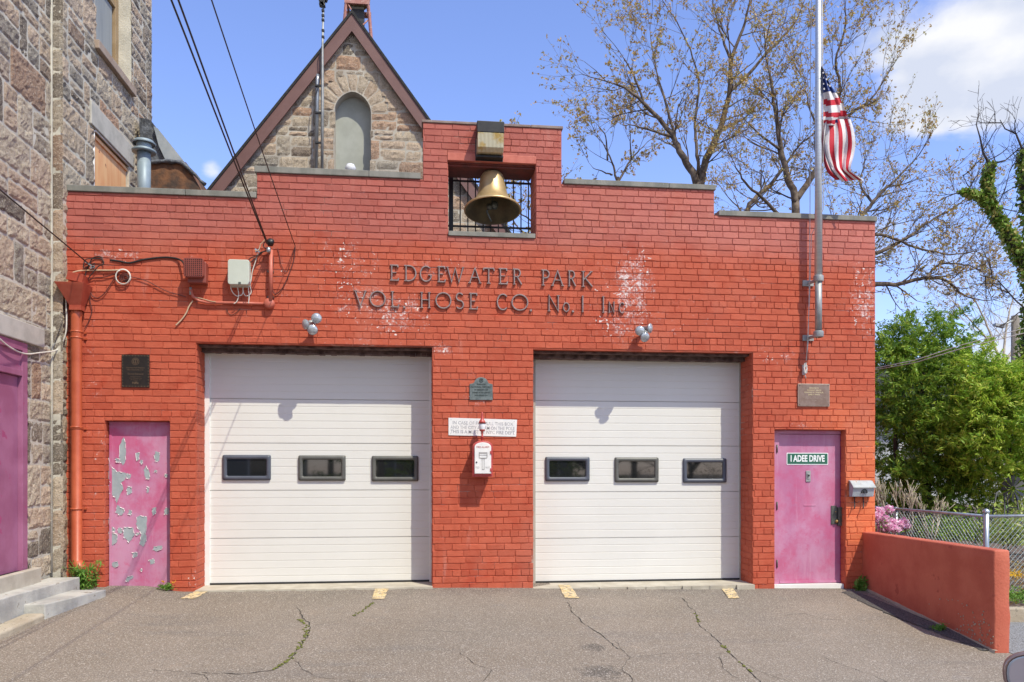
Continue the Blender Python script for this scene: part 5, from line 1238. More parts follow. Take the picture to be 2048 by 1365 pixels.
# ------------------------------------------------------------------ gable building behind
gb = thing('gabled_building', P(700, 700, 4), 'grey stone gable with brown rake boards and blocked arched window behind the firehouse', 'building')
YG = 4.0
ap = P(705, 33, YG); lf = P(430, 375, YG); rt = P(853, 240, YG)
sl = ((ap.z-lf.z)/(ap.x-lf.x)); sr = (ap.z-rt.z)/(rt.x-ap.x)
EZ = 5.0; xlf = ap.x-(ap.z-EZ)/sl; xrt = ap.x+(ap.z-EZ)/sr
inside = lambda u, z, m=.1: (ap.z-z-m) > sl*(ap.x-u)*1 and (ap.z-z-m) > sr*(u-ap.x)
fG = lambda u, v, d: Vector((u, YG-d, v))
nx0, nx1 = P(669, 300, YG).x, P(742, 300, YG).x; nxc = (nx0+nx1)/2; hw = (nx1-nx0)/2
zsp = P(705, 224, YG).z; ztp = P(705, 183, YG).z; rise = ztp-zsp
ro = (P(776, 220, YG).x-P(632, 220, YG).x)/2; rot = P(705, 147, YG).z-zsp
def arch_h(u, hw_, rise_): s = abs(u-nxc)/hw_; return -9 if s >= 1 else rise_*((1-s*s)**.5*.86+.14*(1-s))
def keepG(vs, u, z):
    if not inside(u, z, .12) and z > EZ: return False
    if abs(u-nxc) < hw and z < zsp: return False
    if z >= zsp-.02 and z < zsp+arch_h(u, ro, rot) and abs(u-nxc) < ro: return False
    return True
mb = MB(); stones(mb, xlf, xrt, 4.6, ap.z, fG, keepG, 5, .05, .16, .40, .005, .02, .24, .75)
# voussoirs
nv = 9
for k in range(nv):
    a0, a1 = math.pi*k/nv, math.pi*(k+1)/nv; g = .012; tint = random.Random(k+40).random(); rows = []
    for i in range(5):
        t = i/4; row = []
        for j in range(6):
            a = a0+(a1-a0)*(j/5*.97+.015); c_, s_ = math.cos(a), math.sin(a)
            ri = Vector((hw*c_, rise*(s_*.86+.14*(1-abs(c_))))); rout = Vector((ro*c_, rot*(s_)))
            p = ri.lerp(rout, .03+t*.94); e = min(t, 1-t, j/5, 1-j/5)
            row.append(mb.v(fG(nxc+p.x, zsp+p.y, -.001 if e == 0 else .012+.012*noise.fractal(Vector((p.x*6, k*3, p.y*6)), .9, 2, 3)), (tint*.3+.25, 0, .5)))
        rows.append(row)
    for i in range(4):
        for j in range(5): mb.f([rows[i][j], rows[i+1][j], rows[i+1][j+1], rows[i][j+1]], 0, False)
# backing wall with the arched niche cut out
ah = [(nxc+hw*math.cos(R(a)), zsp+rise*(math.sin(R(a))*.86+.14*(1-abs(math.cos(R(a)))))) for a in range(0, 181, 12)]
poly = [(xlf, 0), (xlf, EZ), (ap.x, ap.z-.06), (xrt, EZ), (xrt, 0), (nx1, 0)]+ah+[(nx0, 0)]
mb.prism(poly, fG, -.35, 0, 1)
mb.box(xlf, xlf+.3, YG+.35, 14, 0, EZ-.2, 1); mb.box(xrt-.3, xrt, YG+.35, 14, 0, EZ-.2, 1)
mb.build('stone_wall', ['stone2', 'mortar2'], gb)
mb = MB(); mb.box(nx0-.05, nx1+.05, YG+.22, YG+.34, 3, ztp+.15); mb.build('blocked_window', 'cement', gb)
def rake(x0, z0, x1, z1, w_, y0, y1, mi=None, off=0):
    d = Vector((x1-x0, 0, z1-z0)).normalized(); n = Vector((-d.z, 0, d.x)); n = n if n.z > 0 else -n
    return [Vector((x0, 0, z0))+n*off, Vector((x1, 0, z1))+n*off, Vector((x1, 0, z1))+n*(off-w_), Vector((x0, 0, z0))+n*(off-w_)]
def plank(mb, a, b, w_, ya, yb, mi=0):       # a,b (x,z) along the top edge, the upper end mitred on the ridge plumb line
    d = Vector((b[0]-a[0], b[1]-a[1])); L = d.length; vz = w_*L/abs(d.x)
    mb.prism([(a[0], a[1]), (b[0], b[1]), (b[0], b[1]-vz), (a[0], a[1]-vz)], lambda u, v, dd: Vector((u, dd, v)), ya, yb, mi)
ex = .35
for s_, xe, sname in ((-1, xlf-ex, 1), (1, xrt+ex, 2)):
    ze = ap.z-(sl*(ap.x-xe) if s_ < 0 else sr*(xe-ap.x))
    mb = MB(); plank(mb, (ap.x+s_*.0, ap.z), (xe, ze), .195, YG-.12, YG-.08); mb.build('rake_board', 'rake', gb)
    mb = MB(); plank(mb, (ap.x, ap.z+.05), (xe, ze+.05), .04, YG-.14, 14.0); mb.build('roof', 'shingle', gb)
    mb = MB(); plank(mb, (ap.x, ap.z-.04), (xe, ze-.04), .13, YG-.079, YG-.0, 0); mb.build('rake_soffit', 'soffit', gb)
# siren on the ridge
t = thing('siren_tower', P(716, 60, 5.2), 'yellow siren on a faded red steel frame astride the gable ridge', 'siren')
YS = 5.3; cx_ = P(716, 50, YS).x
zt_, zl_ = P(716, 16, YS).z, P(716, 75, YS).z-.6; wT, wB = .21, .30
for sx in (-1, 1):
    for sy in (-1, 1):
        mb = MB(); mb.tube([(cx_+sx*wB, YS+sy*.3, zl_), (cx_+sx*wT, YS+sy*.22, zt_)], .028, 4, smooth=False); mb.build('leg', 'copper', t)
mb = MB()
for z, ww in ((zt_, wT), ):
    mb.box(cx_-ww-.03, cx_+ww+.03, YS-.25, YS-.2, z-.06, z+.04); mb.box(cx_-ww-.03, cx_+ww+.03, YS+.2, YS+.25, z-.06, z+.04); mb.box(cx_-ww, cx_-ww+.04, YS-.2, YS+.2, z-.05, z+.03); mb.box(cx_+ww-.04, cx_+ww, YS-.2, YS+.2, z-.05, z+.03)
mb.tube([(cx_-wT, YS-.22, zt_), (cx_+wB*.9, YS-.28, zl_+.3)], .014, 4); mb.tube([(cx_+wT, YS-.22, zt_-.35), (cx_-wB*.9, YS-.28, zl_+.3)], .014, 4); mb.build('brace_frame', 'copper', t)
mb = MB(); mb.lathe([(.0, .03), (.17, .03), (.2, .08), (.235, .16), (.245, .34), (.2, .45), (.12, .6), (0, .63)], Matrix.Translation((cx_, YS, zt_)), 24); mb.build('siren_drum', 'yellow', t)
mb = MB(); mb.box(cx_-.12, cx_+.12, YS-.12, YS+.12, zt_-.42, zt_-.05); mb.build('motor', 'black', t)
# conduits and mast on the gable
ym = YG-.2
t = thing('roof_mast', P(645, 335, ym), 'thin dark antenna mast with horn cluster rising beside the gable', 'mast')
mb = MB(); mb.tube([P(644, 340, ym), P(645, 200, ym), P(645, 95, ym), P(647, 10, ym)], [.026, .026, .02, .015], 8); mb.build('pole', 'steeldull', t)
mb = MB(); rnd = random.Random(8)
for k in range(9): c = P(647+rnd.uniform(-5, 5), 4+rnd.uniform(-9, 8), ym); mb.obox(c, .09, .09, .06, Matrix.Rotation(rnd.uniform(0, 3), 3, 'Y'))
for py in (22, 32, 41, 62, 75): mb.obox(P(646, py, ym), .05, .05, .05, Matrix.Identity(3))
mb.build('antenna_head', 'black', t, bev=.01)
t = thing('steel_conduit', P(633, 335, ym), 'bright steel conduit with dark clips climbing the stone gable', 'conduit')
mb = MB(); mb.tube([P(632, 340, ym+.08), P(635, 160, ym+.08), P(636, 150, ym+.09)], .034, 10); mb.build('pipe', 'steel', t)
for py in (172, 226, 286): mb = MB(); mb.obox(P(637, py, ym+.03), .12, .04, .03, Matrix.Identity(3)); mb.build('clip', 'black', t)
cable([P(646, 88, ym), P(640, 105, ym), P(641, 140, ym), P(638, 170, ym), P(629, 200, ym+.02), P(629, 250, ym+.02)], .008, 'cable', 'thin black cable twisting around the conduit on the gable')
mb = MB(); mb.lathe([(0, .07), (.05, .05), (.075, 0), (.05, -.05), (0, -.07)], Matrix.Translation(P(701, 337, .6)), 16); mb.tube([P(701, 337, .6), P(701, 380, .6)], .02, 8); tag(mb.build('globe_lamp', 'globe'), 'small white globe peeking over the parapet below the arched niche', 'lamp')
# vent pipe, duct and flashing behind the left parapet
yv = 1.0
t = thing('vent_pipe', P(288, 370, yv), 'blue grey round vent pipe with double rain cap behind the parapet', 'vent pipe')
c = P(288, 330, yv); k = .0073
mb = MB(); zt_ = P(288, 305, yv).z; mb.tube([(c.x, yv, P(288, 372, yv).z-.5), (c.x, yv, zt_)], .088, 20); mb.build('pipe', 'vent', t)
mb = MB(); z = zt_; mb.lathe([(.09, 0), (.155, -.005), (.16, .02), (.11, .05), (.09, .06)], Matrix.Translation((c.x, yv, z)), 24); mb.lathe([(.10, .05), (.10, .12)], Matrix.Translation((c.x, yv, z)), 16); mb.lathe([(.145, .11), (.155, .125), (.12, .16), (0, .18)], Matrix.Translation((c.x, yv, z)), 24); mb.build('cap', 'vent', t)
mb = MB(); ya, yb = 1.5, 3.6
a = P(302, 325, ya); b = P(372, 325, ya); c2 = P(400, 375, ya)
mb.prism([(a.x, a.z-1.2), (a.x, a.z+.01), (b.x, b.z), (c2.x+.2, c2.z-.4), (c2.x+.2, c2.z-1.2)], lambda u, v, d: Vector((u, d, v)), ya, yb); 
rd_ = thing('roof_duct', a, 'rusty metal duct housing with torn tar edge behind the parapet', 'duct'); mb.build('housing', 'rust', rd_)
mb = MB(); rnd = random.Random(6); pts = [P(296+i*9.5, 324+rnd.uniform(-2, 2)+(max(0, i-7)*9), ya-.03) for i in range(13)]; mb.tube(pts, [.03*rnd.uniform(.6, 1.3) for _ in pts], 6); mb.build('tar_edge', 'tar', rd_)
t = thing('roof_flashing', P(300, 250, 2.6), 'black tarred flashing and grey sloping roof edge against the stone wall', 'flashing')
mb = MB(); rnd = random.Random(12)
q = [(280, 238), (303, 243), (312, 255), (345, 322), (300, 326), (284, 310)]
V = [(P(x, y, 2.4).x, P(x, y, 2.4).z) for x, y in q]; mb.prism(V, lambda u, v, d: Vector((u, d, v)), 2.35, 3.3); mb.build('tar_sheet', 'tar', t)
mb = MB(); q = [(308, 254), (316, 258), (372, 328), (332, 322), (318, 292)]
V = [(P(x, y, 2.3).x, P(x, y, 2.3).z) for x, y in q]; mb.prism(V, lambda u, v, d: Vector((u, d, v)), 2.28, 2.34); mb.build('roof_edge', 'flashgrey', t)

# ------------------------------------------------------------------ retaining wall, garden, fence
t = thing('retaining_wall', P(1723, 1180), 'low red painted concrete wall projecting from the right end of the firehouse', 'wall')
a = P(1724, 1064)
x0, x1 = a.x, 5.16; ye = -2.60; zt_ = a.z; sk = .11*2.6
mb = MB(); n = 26; m_ = 12; th = .185; rnd = random.Random(7)
def wv(i, j, side):
    y = ye*i/n; zb_ = gh(x0, y)-.35; z = zb_+(zt_-zb_)*j/m_; xs_ = x0
    off = 0 if side == 0 else th
    nse = .006*pnoise((y*3, z*3, side*5), 1)+(.012*pnoise((z*14, 3, side), 1) if i == n else 0)
    zz = z+(.006*pnoise((y*5, 9, side), 1) if j == m_ else 0)
    return mb.v((xs_+off+nse, y-(.0 if i < n else 0)-(.02*pnoise((z*5, side, 2), 1) if i == n else 0), zz))
A = [[wv(i, j, 0) for j in range(m_+1)] for i in range(n+1)]; B = [[wv(i, j, 1) for j in range(m_+1)] for i in range(n+1)]
for S_ in (A, B):
    for i in range(n):
        for j in range(m_): mb.f([S_[i][j], S_[i+1][j], S_[i+1][j+1], S_[i][j+1]], 0, True)
for i in range(n): mb.f([A[i][m_], A[i+1][m_], B[i+1][m_], B[i][m_]], 0, True)
for j in range(m_): mb.f([A[n][j], A[n][j+1], B[n][j+1], B[n][j]], 0, True)
mb.build('wall_body', 'wallred', t, bev=.018)
mb = MB(); prev = None
for i in range(n+1):      # pale crumbling foot
    y = ye*i/n-.03; x = x0; z = gh(x, y); q = [mb.v((x-.02-.015*rnd.random(), y, z-.05)), mb.v((x-.014, y, z+.028+.012*rnd.random())), mb.v((x+.02, y, z+.035))]
    if prev:
        for k in range(2): mb.f([prev[k], prev[k+1], q[k+1], q[k]], 0, False)
    prev = q
mb.build('wall_foot', 'kerbst', t)
mb = MB(); rnd = random.Random(21)
for k in range(110):      # chipped paint flecks along the lower front corner
    y = ye*(1-abs(rnd.gauss(0, .16))); zz = gh(6, y)+abs(rnd.gauss(.12, .16)); x = x0-.0095; s_ = rnd.uniform(.003, .012)
    if y < ye or y > -.2: continue
    mb.prism([(y+s_*math.cos(a_)*rnd.uniform(.5, 1.2), zz+s_*math.sin(a_)*rnd.uniform(.5, 1.2)) for a_ in (0, 1.1, 2.2, 3.3, 4.4, 5.5)], lambda u, v, d: Vector((x+d, u, v)), 0, .004)
mb.build('paint_chips', 'kerbst', t)
# garden bed
mb = MB(); xs = [6.40+i*.7 for i in range(40)]; ys = [-1.5+.12, -1.2, -.8, 0, .8, 1.6, 2.6, 4, 6, 9, 14, 22, 40]
zg = lambda x, y: -.22+.09*min(max(y+1.4, 0), 4)*1.0+.04*pnoise((x, y, 1), .8)
g = [[mb.v((x, y, zg(x, y))) for y in ys] for x in xs]
for i in range(len(xs)-1):
    for j in range(len(ys)-1): mb.f([g[i][j], g[i+1][j], g[i+1][j+1], g[i][j+1]], 0, True)
tag(mb.build('garden_soil', 'soil', fix=True), kind='structure')
mb = MB(); mb.box(6.37, 30, -1.52, -1.37, -.9, -.21, 0); tag(mb.build('garden_kerb', 'kerbst', bev=.012), kind='structure')
mb = MB(); q = [(6.36, -1.525), (8.9, -1.525), (8.9, -5.15), (6.9, -5.15), (6.36, -2.9)]; mb.f([mb.v((x, y, gh(x, y)+.006)) for x, y in q], 0, False); 
tag(mb.build('side_road', 'asphaltgrey'), kind='structure')
# chain link fence
XF = 7.5; zrail = .88
cl = thing('chain_link_fence', (XF, -.73, 0), 'galvanised chain link fence turning a corner behind the red retaining wall', 'fence')
def mesh_run(p, q, z0, z1, name='mesh'):
    mb = MB(); d = Vector((q[0]-p[0], q[1]-p[1], 0)); L = d.length; d.normalize(); s_ = .075; H = z1-z0
    n = int((L+H)/s_)
    for k in range(n):
        for sg in (1, -1):
            # diagonal lines u = k*s -/+ v
            u0_ = k*s_-(H if sg > 0 else 0); pts = []
            ua, va, ub, vb = (u0_, 0, u0_+H, H) if sg > 0 else (u0_, H, u0_+H, 0)
            if sg < 0: ua, ub = k*s_-H, k*s_
            lo, hi = 0, 1
            if ub-ua <= 0: continue
            t0, t1 = max(0, (0-ua)/(ub-ua)), min(1, (L-ua)/(ub-ua))
            if t1 <= t0: continue
            P_ = lambda t: Vector((p[0], p[1], z0))+d*(ua+(ub-ua)*t)+Vector((0, 0, va+(vb-va)*t))
            mb.tube([P_(t0), P_(t1)], .0042, 3, cap=False)
    mb.build(name, 'chain', cl, fix=False)
mesh_run((XF, 3.2), (XF, -.73), -.15, zrail); mesh_run((XF, -.73), (10.5, -.60), -.2, zrail-.0)
mb = MB(); mb.tube([(XF, 3.2, zrail+.0), (XF, -.73, zrail)], .021, 10); mb.build('top_rail', 'steel', cl)
mb = MB(); mb.tube([(XF, -.73, zrail), (10.5, -.60, zrail)], .021, 10); mb.build('top_rail', 'steel', cl)
for (x, y, r_, dz) in ((XF, -.73, .035, .07), (XF, 1.3, .027, .0), (XF, 3.2, .027, 0), (9.7, -.63, .027, .0)):
    mb = MB(); mb.tube([(x, y, -.3), (x, y, zrail+dz)], r_, 12); mb.lathe([(r_+.008, -.02), (r_+.01, 0), (r_*.7, .025), (0, .035)], Matrix.Translation((x, y, zrail+dz)), 12); mb.build('fence_post', 'steel', cl)

# ------------------------------------------------------------------ vegetation
def lf(mb, c, s, rnd, w, asp=.6, curl=0, up=None):
    a = Vector((rnd.gauss(0, 1), rnd.gauss(0, 1), rnd.gauss(0, 1))).normalized() if up is None else up
    b = a.cross(Vector((rnd.gauss(0, 1), rnd.gauss(0, 1), rnd.gauss(0, 1)))).normalized()
    a = a*s; b = b*s*asp
    mb.f([mb.v(c-a, w), mb.v(c+b*.8-a*.1, w), mb.v(c+a, w), mb.v(c-b*.8-a*.1, w)], 0, False)
def grow(mb, lm, p, d, L, r, lev, rnd, leafn, leafs, spread=.55, tips=None, up=.12):
    n = 4 if lev else 3; pts = [p]; dd = d.copy()
    for k in range(n):
        dd = (dd+Vector((rnd.gauss(0, .13), rnd.gauss(0, .13), rnd.gauss(0, .13)+up*.5))).normalized(); pts.append(pts[-1]+dd*L/n)
    rs = [max(.004, r*(1-.5*k/n)) for k in range(n+1)]
    mb.tube(pts, rs, 5 if r > .03 else (4 if r > .012 else 3), 0, cap=False)
    if lev == 0:
        for _ in range(leafn):
            q = pts[rnd.randint(1, n)]+Vector((rnd.gauss(0, .05), rnd.gauss(0, .05), rnd.gauss(0, .05)))
            w = (rnd.random(), rnd.random(), 0)
            for _ in range(rnd.randint(2, 4)): lf(lm, q+Vector((rnd.gauss(0, .03), rnd.gauss(0, .03), rnd.gauss(0, .03))), leafs*rnd.uniform(.6, 1.3), rnd, w)
        return
    nb = rnd.randint(3, 4)
    for k in range(nb):
        i = rnd.randint(1, n) if k else n; t_ = pts[i]
        ax = dd.cross(Vector((rnd.gauss(0, 1), rnd.gauss(0, 1), rnd.gauss(0, 1)))).normalized()
        nd = (Matrix.Rotation(rnd.uniform(.3, 1)*spread*(1 if rnd.random() < .5 else -1), 3, ax) @ dd).normalized()
        grow(mb, lm, t_, nd, L*rnd.uniform(.62, .85), rs[i]*.68, lev-1, rnd, leafn, leafs, spread, up=up)
def bare_tree(name, Y, limbs, label, seed, r0=.3, leafn=2, leafs=.06, twig=1.35, every=.9, mat='bark', leafmat='dryleaf', depth=2, ground_px=None, group=None, ysp=1.5):
    every *= .8; rnd = random.Random(seed); mb = MB(); lm = MB(); base = P(limbs[0][0][0], 900, Y); base = Vector((base.x, Y, gh(0, 0)))
    for li, (pl, ra, rb) in enumerate([(l[:-2], l[-2], l[-1]) for l in limbs]):
        dy0 = rnd.uniform(-.3, .3) if li else 0; sy = rnd.uniform(-ysp, ysp) if li else 0
        pts = [P(x, y, Y+(sy*(i/(len(pl)-1)))) for i, (x, y) in enumerate(pl)]
        if li == 0: pts = [Vector((pts[0].x, Y, -.5))]+pts
        # smooth and jitter
        out = []
        for i in range(len(pts)-1):
            p0, p1, p2, p3 = pts[max(0, i-1)], pts[i], pts[i+1], pts[min(len(pts)-1, i+2)]
            for k in range(5):
                t = k/5; out.append(.5*((2*p1)+(p2-p0)*t+(2*p0-5*p1+4*p2-p3)*t*t+(-p0+3*p1-3*p2+p3)*t**3))
        out.append(pts[-1]); out = [q+Vector((rnd.gauss(0, .012), rnd.gauss(0, .012), rnd.gauss(0, .012))) if 0 < i < len(out)-1 else q for i, q in enumerate(out)]
        n = len(out); ra *= .68; rb *= .55; rs = [ra+(rb-ra)*i/(n-1) for i in range(n)]; mb.tube(out, rs, 8, 0)
        acc = 0
        for i in range(1, n):
            seg = (out[i]-out[i-1]); acc += seg.length
            if li == 0 and i < 7: acc = 0; continue
            while acc > every*(.6+.4*rs[i]/max(.01, ra)):
                acc -= every*(.6+.4*rs[i]/max(.01, ra)); d = seg.normalized()
                ax = d.cross(Vector((rnd.gauss(0, 1), rnd.gauss(0, 1), rnd.gauss(0, 1)))).normalized()
                nd = (Matrix.Rotation(rnd.uniform(.5, 1.15), 3, ax) @ d).normalized()
                grow(mb, lm, out[i], nd, twig*rnd.uniform(.6, 1.25), max(.010, min(.030, rs[i]*.4)), depth, rnd, leafn, leafs)
        grow(mb, lm, out[-1], seg.normalized(), twig*.9, rs[-1], depth, rnd, leafn, leafs)
    t = thing(name, base, label, 'tree', group)
    mb.build('trunk', mat, t, fix=False); lm.build('leaves', leafmat, t, fix=False)
    return t
bare_tree('bare_tree', 17, [[(1398, 430), (1393, 365), (1372, 325), (1352, 285), (1335, 258), (1290, 210), (1255, 180), (1228, 168), .26, .05],
    [(1402, 372), (1412, 320), (1440, 258), (1457, 190), (1463, 120), (1485, 60), (1505, -20), .22, .05],
    [(1398, 352), (1394, 300), (1390, 240), (1398, 170), (1380, 100), (1345, 30), .10, .03],
    [(1290, 212), (1266, 150), (1248, 118), .07, .03], [(1345, 275), (1305, 262), (1270, 252), (1245, 250), .08, .02], [(1352, 285), (1330, 200), (1310, 130), (1300, 60), .08, .02],
    [(1458, 185), (1500, 145), (1545, 95), (1590, 45), (1610, 0), .10, .03], [(1462, 125), (1440, 60), (1425, 0), .08, .03], [(1440, 258), (1490, 235), (1530, 190), .07, .02]],
    'tall nearly bare tree forking above the bell tower side of the parapet', 3, leafn=4, leafs=.052, every=.75, group='bare trees with dry leaves')
bare_tree('bare_tree', 15, [[(1592, 470), (1590, 400), (1574, 350), (1562, 300), (1552, 240), (1545, 180), (1535, 130), .24, .05],
    [(1592, 400), (1630, 345), (1652, 290), (1668, 250), (1710, 222), (1745, 195), (1775, 150), .16, .03], [(1668, 250), (1680, 180), (1672, 120), (1690, 60), (1690, 0), .09, .03],
    [(1486, 470), (1500, 410), (1540, 370), (1572, 330), (1600, 290), (1640, 260), .14, .03], [(1565, 440), (1530, 400), (1490, 365), (1470, 330), .10, .03], [(1560, 300), (1520, 270), (1490, 240), .07, .02],
    [(1652, 290), (1620, 220), (1610, 160), .07, .02]],
    'bare tree with dry brown leaves directly behind the flagpole', 5, leafn=4, leafs=.045, twig=1.15, every=.55, group='bare trees with dry leaves')
bare_tree('bare_tree', 11, [[(1690, 640), (1694, 560), (1702, 500), (1715, 450), (1745, 405), (1790, 360), (1830, 320), .20, .03], [(1700, 590), (1750, 570), (1800, 568), (1850, 556), (1890, 560), (1925, 590), (1960, 600), .12, .03],
    [(1702, 530), (1750, 508), (1800, 485), (1850, 450), (1900, 420), (1935, 395), .10, .02], [(1705, 480), (1760, 470), (1830, 495), (1900, 510), (1960, 500), .08, .02], [(1850, 556), (1880, 530), (1930, 530), (1970, 545), .06, .02], [(1745, 405), (1720, 370), (1730, 320), .06, .02]],
    'low spreading bare tree reaching right from behind the firehouse corner', 9, leafn=3, leafs=.04, twig=.95, every=.38, group='bare trees with dry leaves')
bare_tree('bare_tree', 20, [[(1236, 420), (1232, 360), (1222, 320), (1205, 285), .12, .03], [(1234, 370), (1262, 320), (1290, 290), .08, .03], [(1225, 350), (1208, 345), (1185, 335), .06, .02], [(1215, 320), (1212, 275), (1195, 250), .06, .02], [(1262, 320), (1260, 260), .05, .02]],
    'small bare tree showing between bell tower and the tall forked tree', 13, leafn=3, leafs=.06, twig=1.1, group='bare trees with dry leaves')
bare_tree('bare_tree', 14, [[(1130, 560), (1100, 480), (1060, 440), (1030, 420), .08, .03], [(1100, 480), (1062, 380), (1040, 340), .05, .02], [(1090, 470), (1040, 460), (1010, 400), .05, .02]],
    'bare branches seen through the railing behind the bell', 15, leafn=3, leafs=.055, twig=.8, group='bare trees with dry leaves')
bare_tree('bare_tree', 24, [[(2010, 900), (2005, 760), (1985, 680), (1960, 620), (1940, 590), .14, .04], [(2005, 760), (2010, 680), (2020, 620), (2030, 580), .10, .03], [(1985, 690), (1940, 640), (1900, 600), .07, .03], [(2010, 720), (2060, 660), (2090, 600), .08, .03]],
    'distant pale bare tree behind the utility pole', 17, leafn=0, leafs=.05, twig=1.9, every=.8, mat='barkpale', group='bare trees with dry leaves')
# ivy-clad tree at the right edge
def ivy():
    rnd = random.Random(31); mb = MB(); lm = MB(); Y = 6.0
    limbs = [([(2150, 900), (2120, 700), (2080, 590), (2045, 520), (2010, 462), (1985, 418), (1958, 392), (1925, 384)], .20, .035, True), ([(1982, 412), (1974, 375), (1976, 348), (1984, 330)], .08, .05, True),
             ([(2100, 900), (2075, 640), (2068, 450), (2052, 370), (2054, 300)], .2, .10, True), ([(2085, 860), (2062, 760), (2060, 690), (2072, 620)], .22, .16, True), ([(2060, 380), (2045, 300), (2032, 268), (2010, 258), (2000, 240)], .03, .008, False), ([(1982, 335), (1966, 305), (1960, 275), (1952, 248)], .03, .01, False), ([(1980, 330), (2010, 322), (2035, 300), (2052, 285)], .016, .010, False),
             ([(1990, 420), (2010, 380), (2020, 340)], .014, .006, False), ([(2075, 640), (2030, 600), (1995, 560), (1960, 550)], .02, .008, False), ([(1955, 395), (1935, 370), (1925, 350)], .014, .006, False)]
    for li, (pl, ra, rb, iv) in enumerate(limbs):
        pts = [P(x, y, Y) for x, y in pl]
        if li in (0,): pts = [Vector((pts[0].x, Y, -.3))]+pts
        n = len(pts); rs = [ra+(rb-ra)*i/(n-1) for i in range(n)]; mb.tube(pts, rs, 8)
        for i in range(n-1):
            L = (pts[i+1]-pts[i]).length
            if iv:
                last = False
                for _ in range(int(L*(900 if not last else 150))):
                    t = rnd.random(); c = pts[i].lerp(pts[i+1], t); rr_ = (rs[i]*(1-t)+rs[i+1]*t)*1.1+.03
                    v = Vector((rnd.gauss(0, 1), rnd.gauss(0, 1), rnd.gauss(0, 1))).normalized(); lf(lm, c+v*rr_*rnd.uniform(.7, 1.5), rnd.uniform(.03, .065), rnd, (rnd.random(), rnd.random(), 0), .9)
            if not iv or (li == 0 and i > 4):
                for _ in range(max(1, int(L*5))): 
                    t = rnd.random(); grow(mb, lm, pts[i].lerp(pts[i+1], t), Vector((rnd.gauss(0, 1), rnd.gauss(0, .5), rnd.gauss(.3, 1))).normalized(), rnd.uniform(.3, .8), .014, 2, rnd, 0, .03, .9)
    t = thing('ivy_tree', Vector((P(2100, 900, Y).x, Y, 0)), 'leaning ivy-covered tree at the right edge with curling bare twigs', 'tree')
    mb.build('trunk', 'barkdark', t, fix=False); lm.build('ivy', 'ivy', t, fix=False)
ivy()
def crown(name, blobs, Y0, n, size, mat, label, seed, trunk=None, cat='tree', dens=1, group=None, zc=None):
    rnd = random.Random(seed); lm = MB(); mb = MB(); base = Vector((blobs[0][0], blobs[0][1], -.1))
    if trunk:
        for pl, ra, rb in trunk: k_ = len(pl); mb.tube(pl, [ra+(rb-ra)*i/(k_-1) for i in range(k_)], 7)
    tot = sum(b[3]*b[4]*b[5] for b in blobs)
    for (x, y, z, rx, ry, rz) in blobs:
        m = int(n*rx*ry*rz/tot)
        ncl = max(6, m//55)
        for _ in range(ncl):
            while True:
                v = Vector((rnd.uniform(-1, 1), rnd.uniform(-1, 1), rnd.uniform(-1, 1)))
                if .25 < v.length < 1: break
            v = v*(v.length**-.35 if v.length > .01 else 1)
            v = v*(1+.45*noise.noise(v*2.3+Vector((x, y, z))))
            c = Vector((x+v.x*rx, y+v.y*ry, z+v.z*rz)); out = Vector((v.x, v.y, v.z*.6)).normalized()
            sd_ = (out+Vector((rnd.gauss(0, .5), rnd.gauss(0, .5), rnd.gauss(0, .5)-.1))).normalized(); tone = rnd.random()
            # a spray: short twig with leaves on both sides
            L = size*rnd.uniform(5, 9); side = sd_.cross(Vector((rnd.gauss(0, 1), rnd.gauss(0, 1), rnd.gauss(0, 1)))).normalized()
            for k in range(55):
                t = rnd.random(); q = c+sd_*L*(t-.3)+side*rnd.gauss(0, 1)*L*.28*(1.1-t)+Vector((rnd.gauss(0, size*.5), rnd.gauss(0, size*.5), -abs(rnd.gauss(0, size*.6))))
                d2 = (sd_+side*rnd.choice((-1, 1))*rnd.uniform(.4, 1.2)+Vector((0, 0, rnd.gauss(0, .3)))).normalized()
                lf(lm, q, size*rnd.uniform(.6, 1.3), rnd, (min(1, max(0, tone*.6+.4*rnd.random()*t+.15*t)), rnd.random(), 0), .32, up=d2)
    t = thing(name, base, label, cat, group)
    if trunk: mb.build('trunk', 'barkdark', t, fix=False)
    lm.build('crown', mat, t, fix=False)
    return t
def B(px, py, Y, rpx, rpy, ry): c = P(px, py, Y); k = (Y+10.58)/F*1.02; return (c.x, Y, c.z, rpx*k, ry, rpy*k)
Yy = 4.6
tb = P(1850, 1000, Yy)
crown('yew_tree', [B(1850, 700, Yy, 70, 75, .9), B(1800, 760, Yy, 80, 100, 1.1), B(1880, 790, Yy, 95, 110, 1.2), B(1815, 880, Yy, 95, 90, 1.2), B(1900, 900, Yy, 95, 90, 1.1), B(1850, 970, Yy, 90, 60, 1.0), B(1800, 1000, Yy, 60, 40, .8), B(1900, 1000, Yy-.3, 95, 45, .9), B(1785, 680, Yy, 40, 50, .6), B(1915, 665, Yy, 30, 40, .5), B(1840, 650, Yy, 50, 35, .5)],
      Yy, 100000, .045, 'yew', 'dense dark green yew standing beside the right corner of the firehouse', 41,
      [([Vector((tb.x, Yy, -.2)), Vector((tb.x+.05, Yy, 1.4)), Vector((tb.x-.1, Yy, 2.8)), Vector((tb.x, Yy, 4))], .11, .03), ([Vector((tb.x-.1, Yy, 0)), Vector((tb.x-.5, Yy+.2, 1.8)), Vector((tb.x-.7, Yy, 3.2))], .07, .02), ([Vector((tb.x+.1, Yy, 0)), Vector((tb.x+.5, Yy-.2, 1.6)), Vector((tb.x+.9, Yy, 3))], .07, .02)])
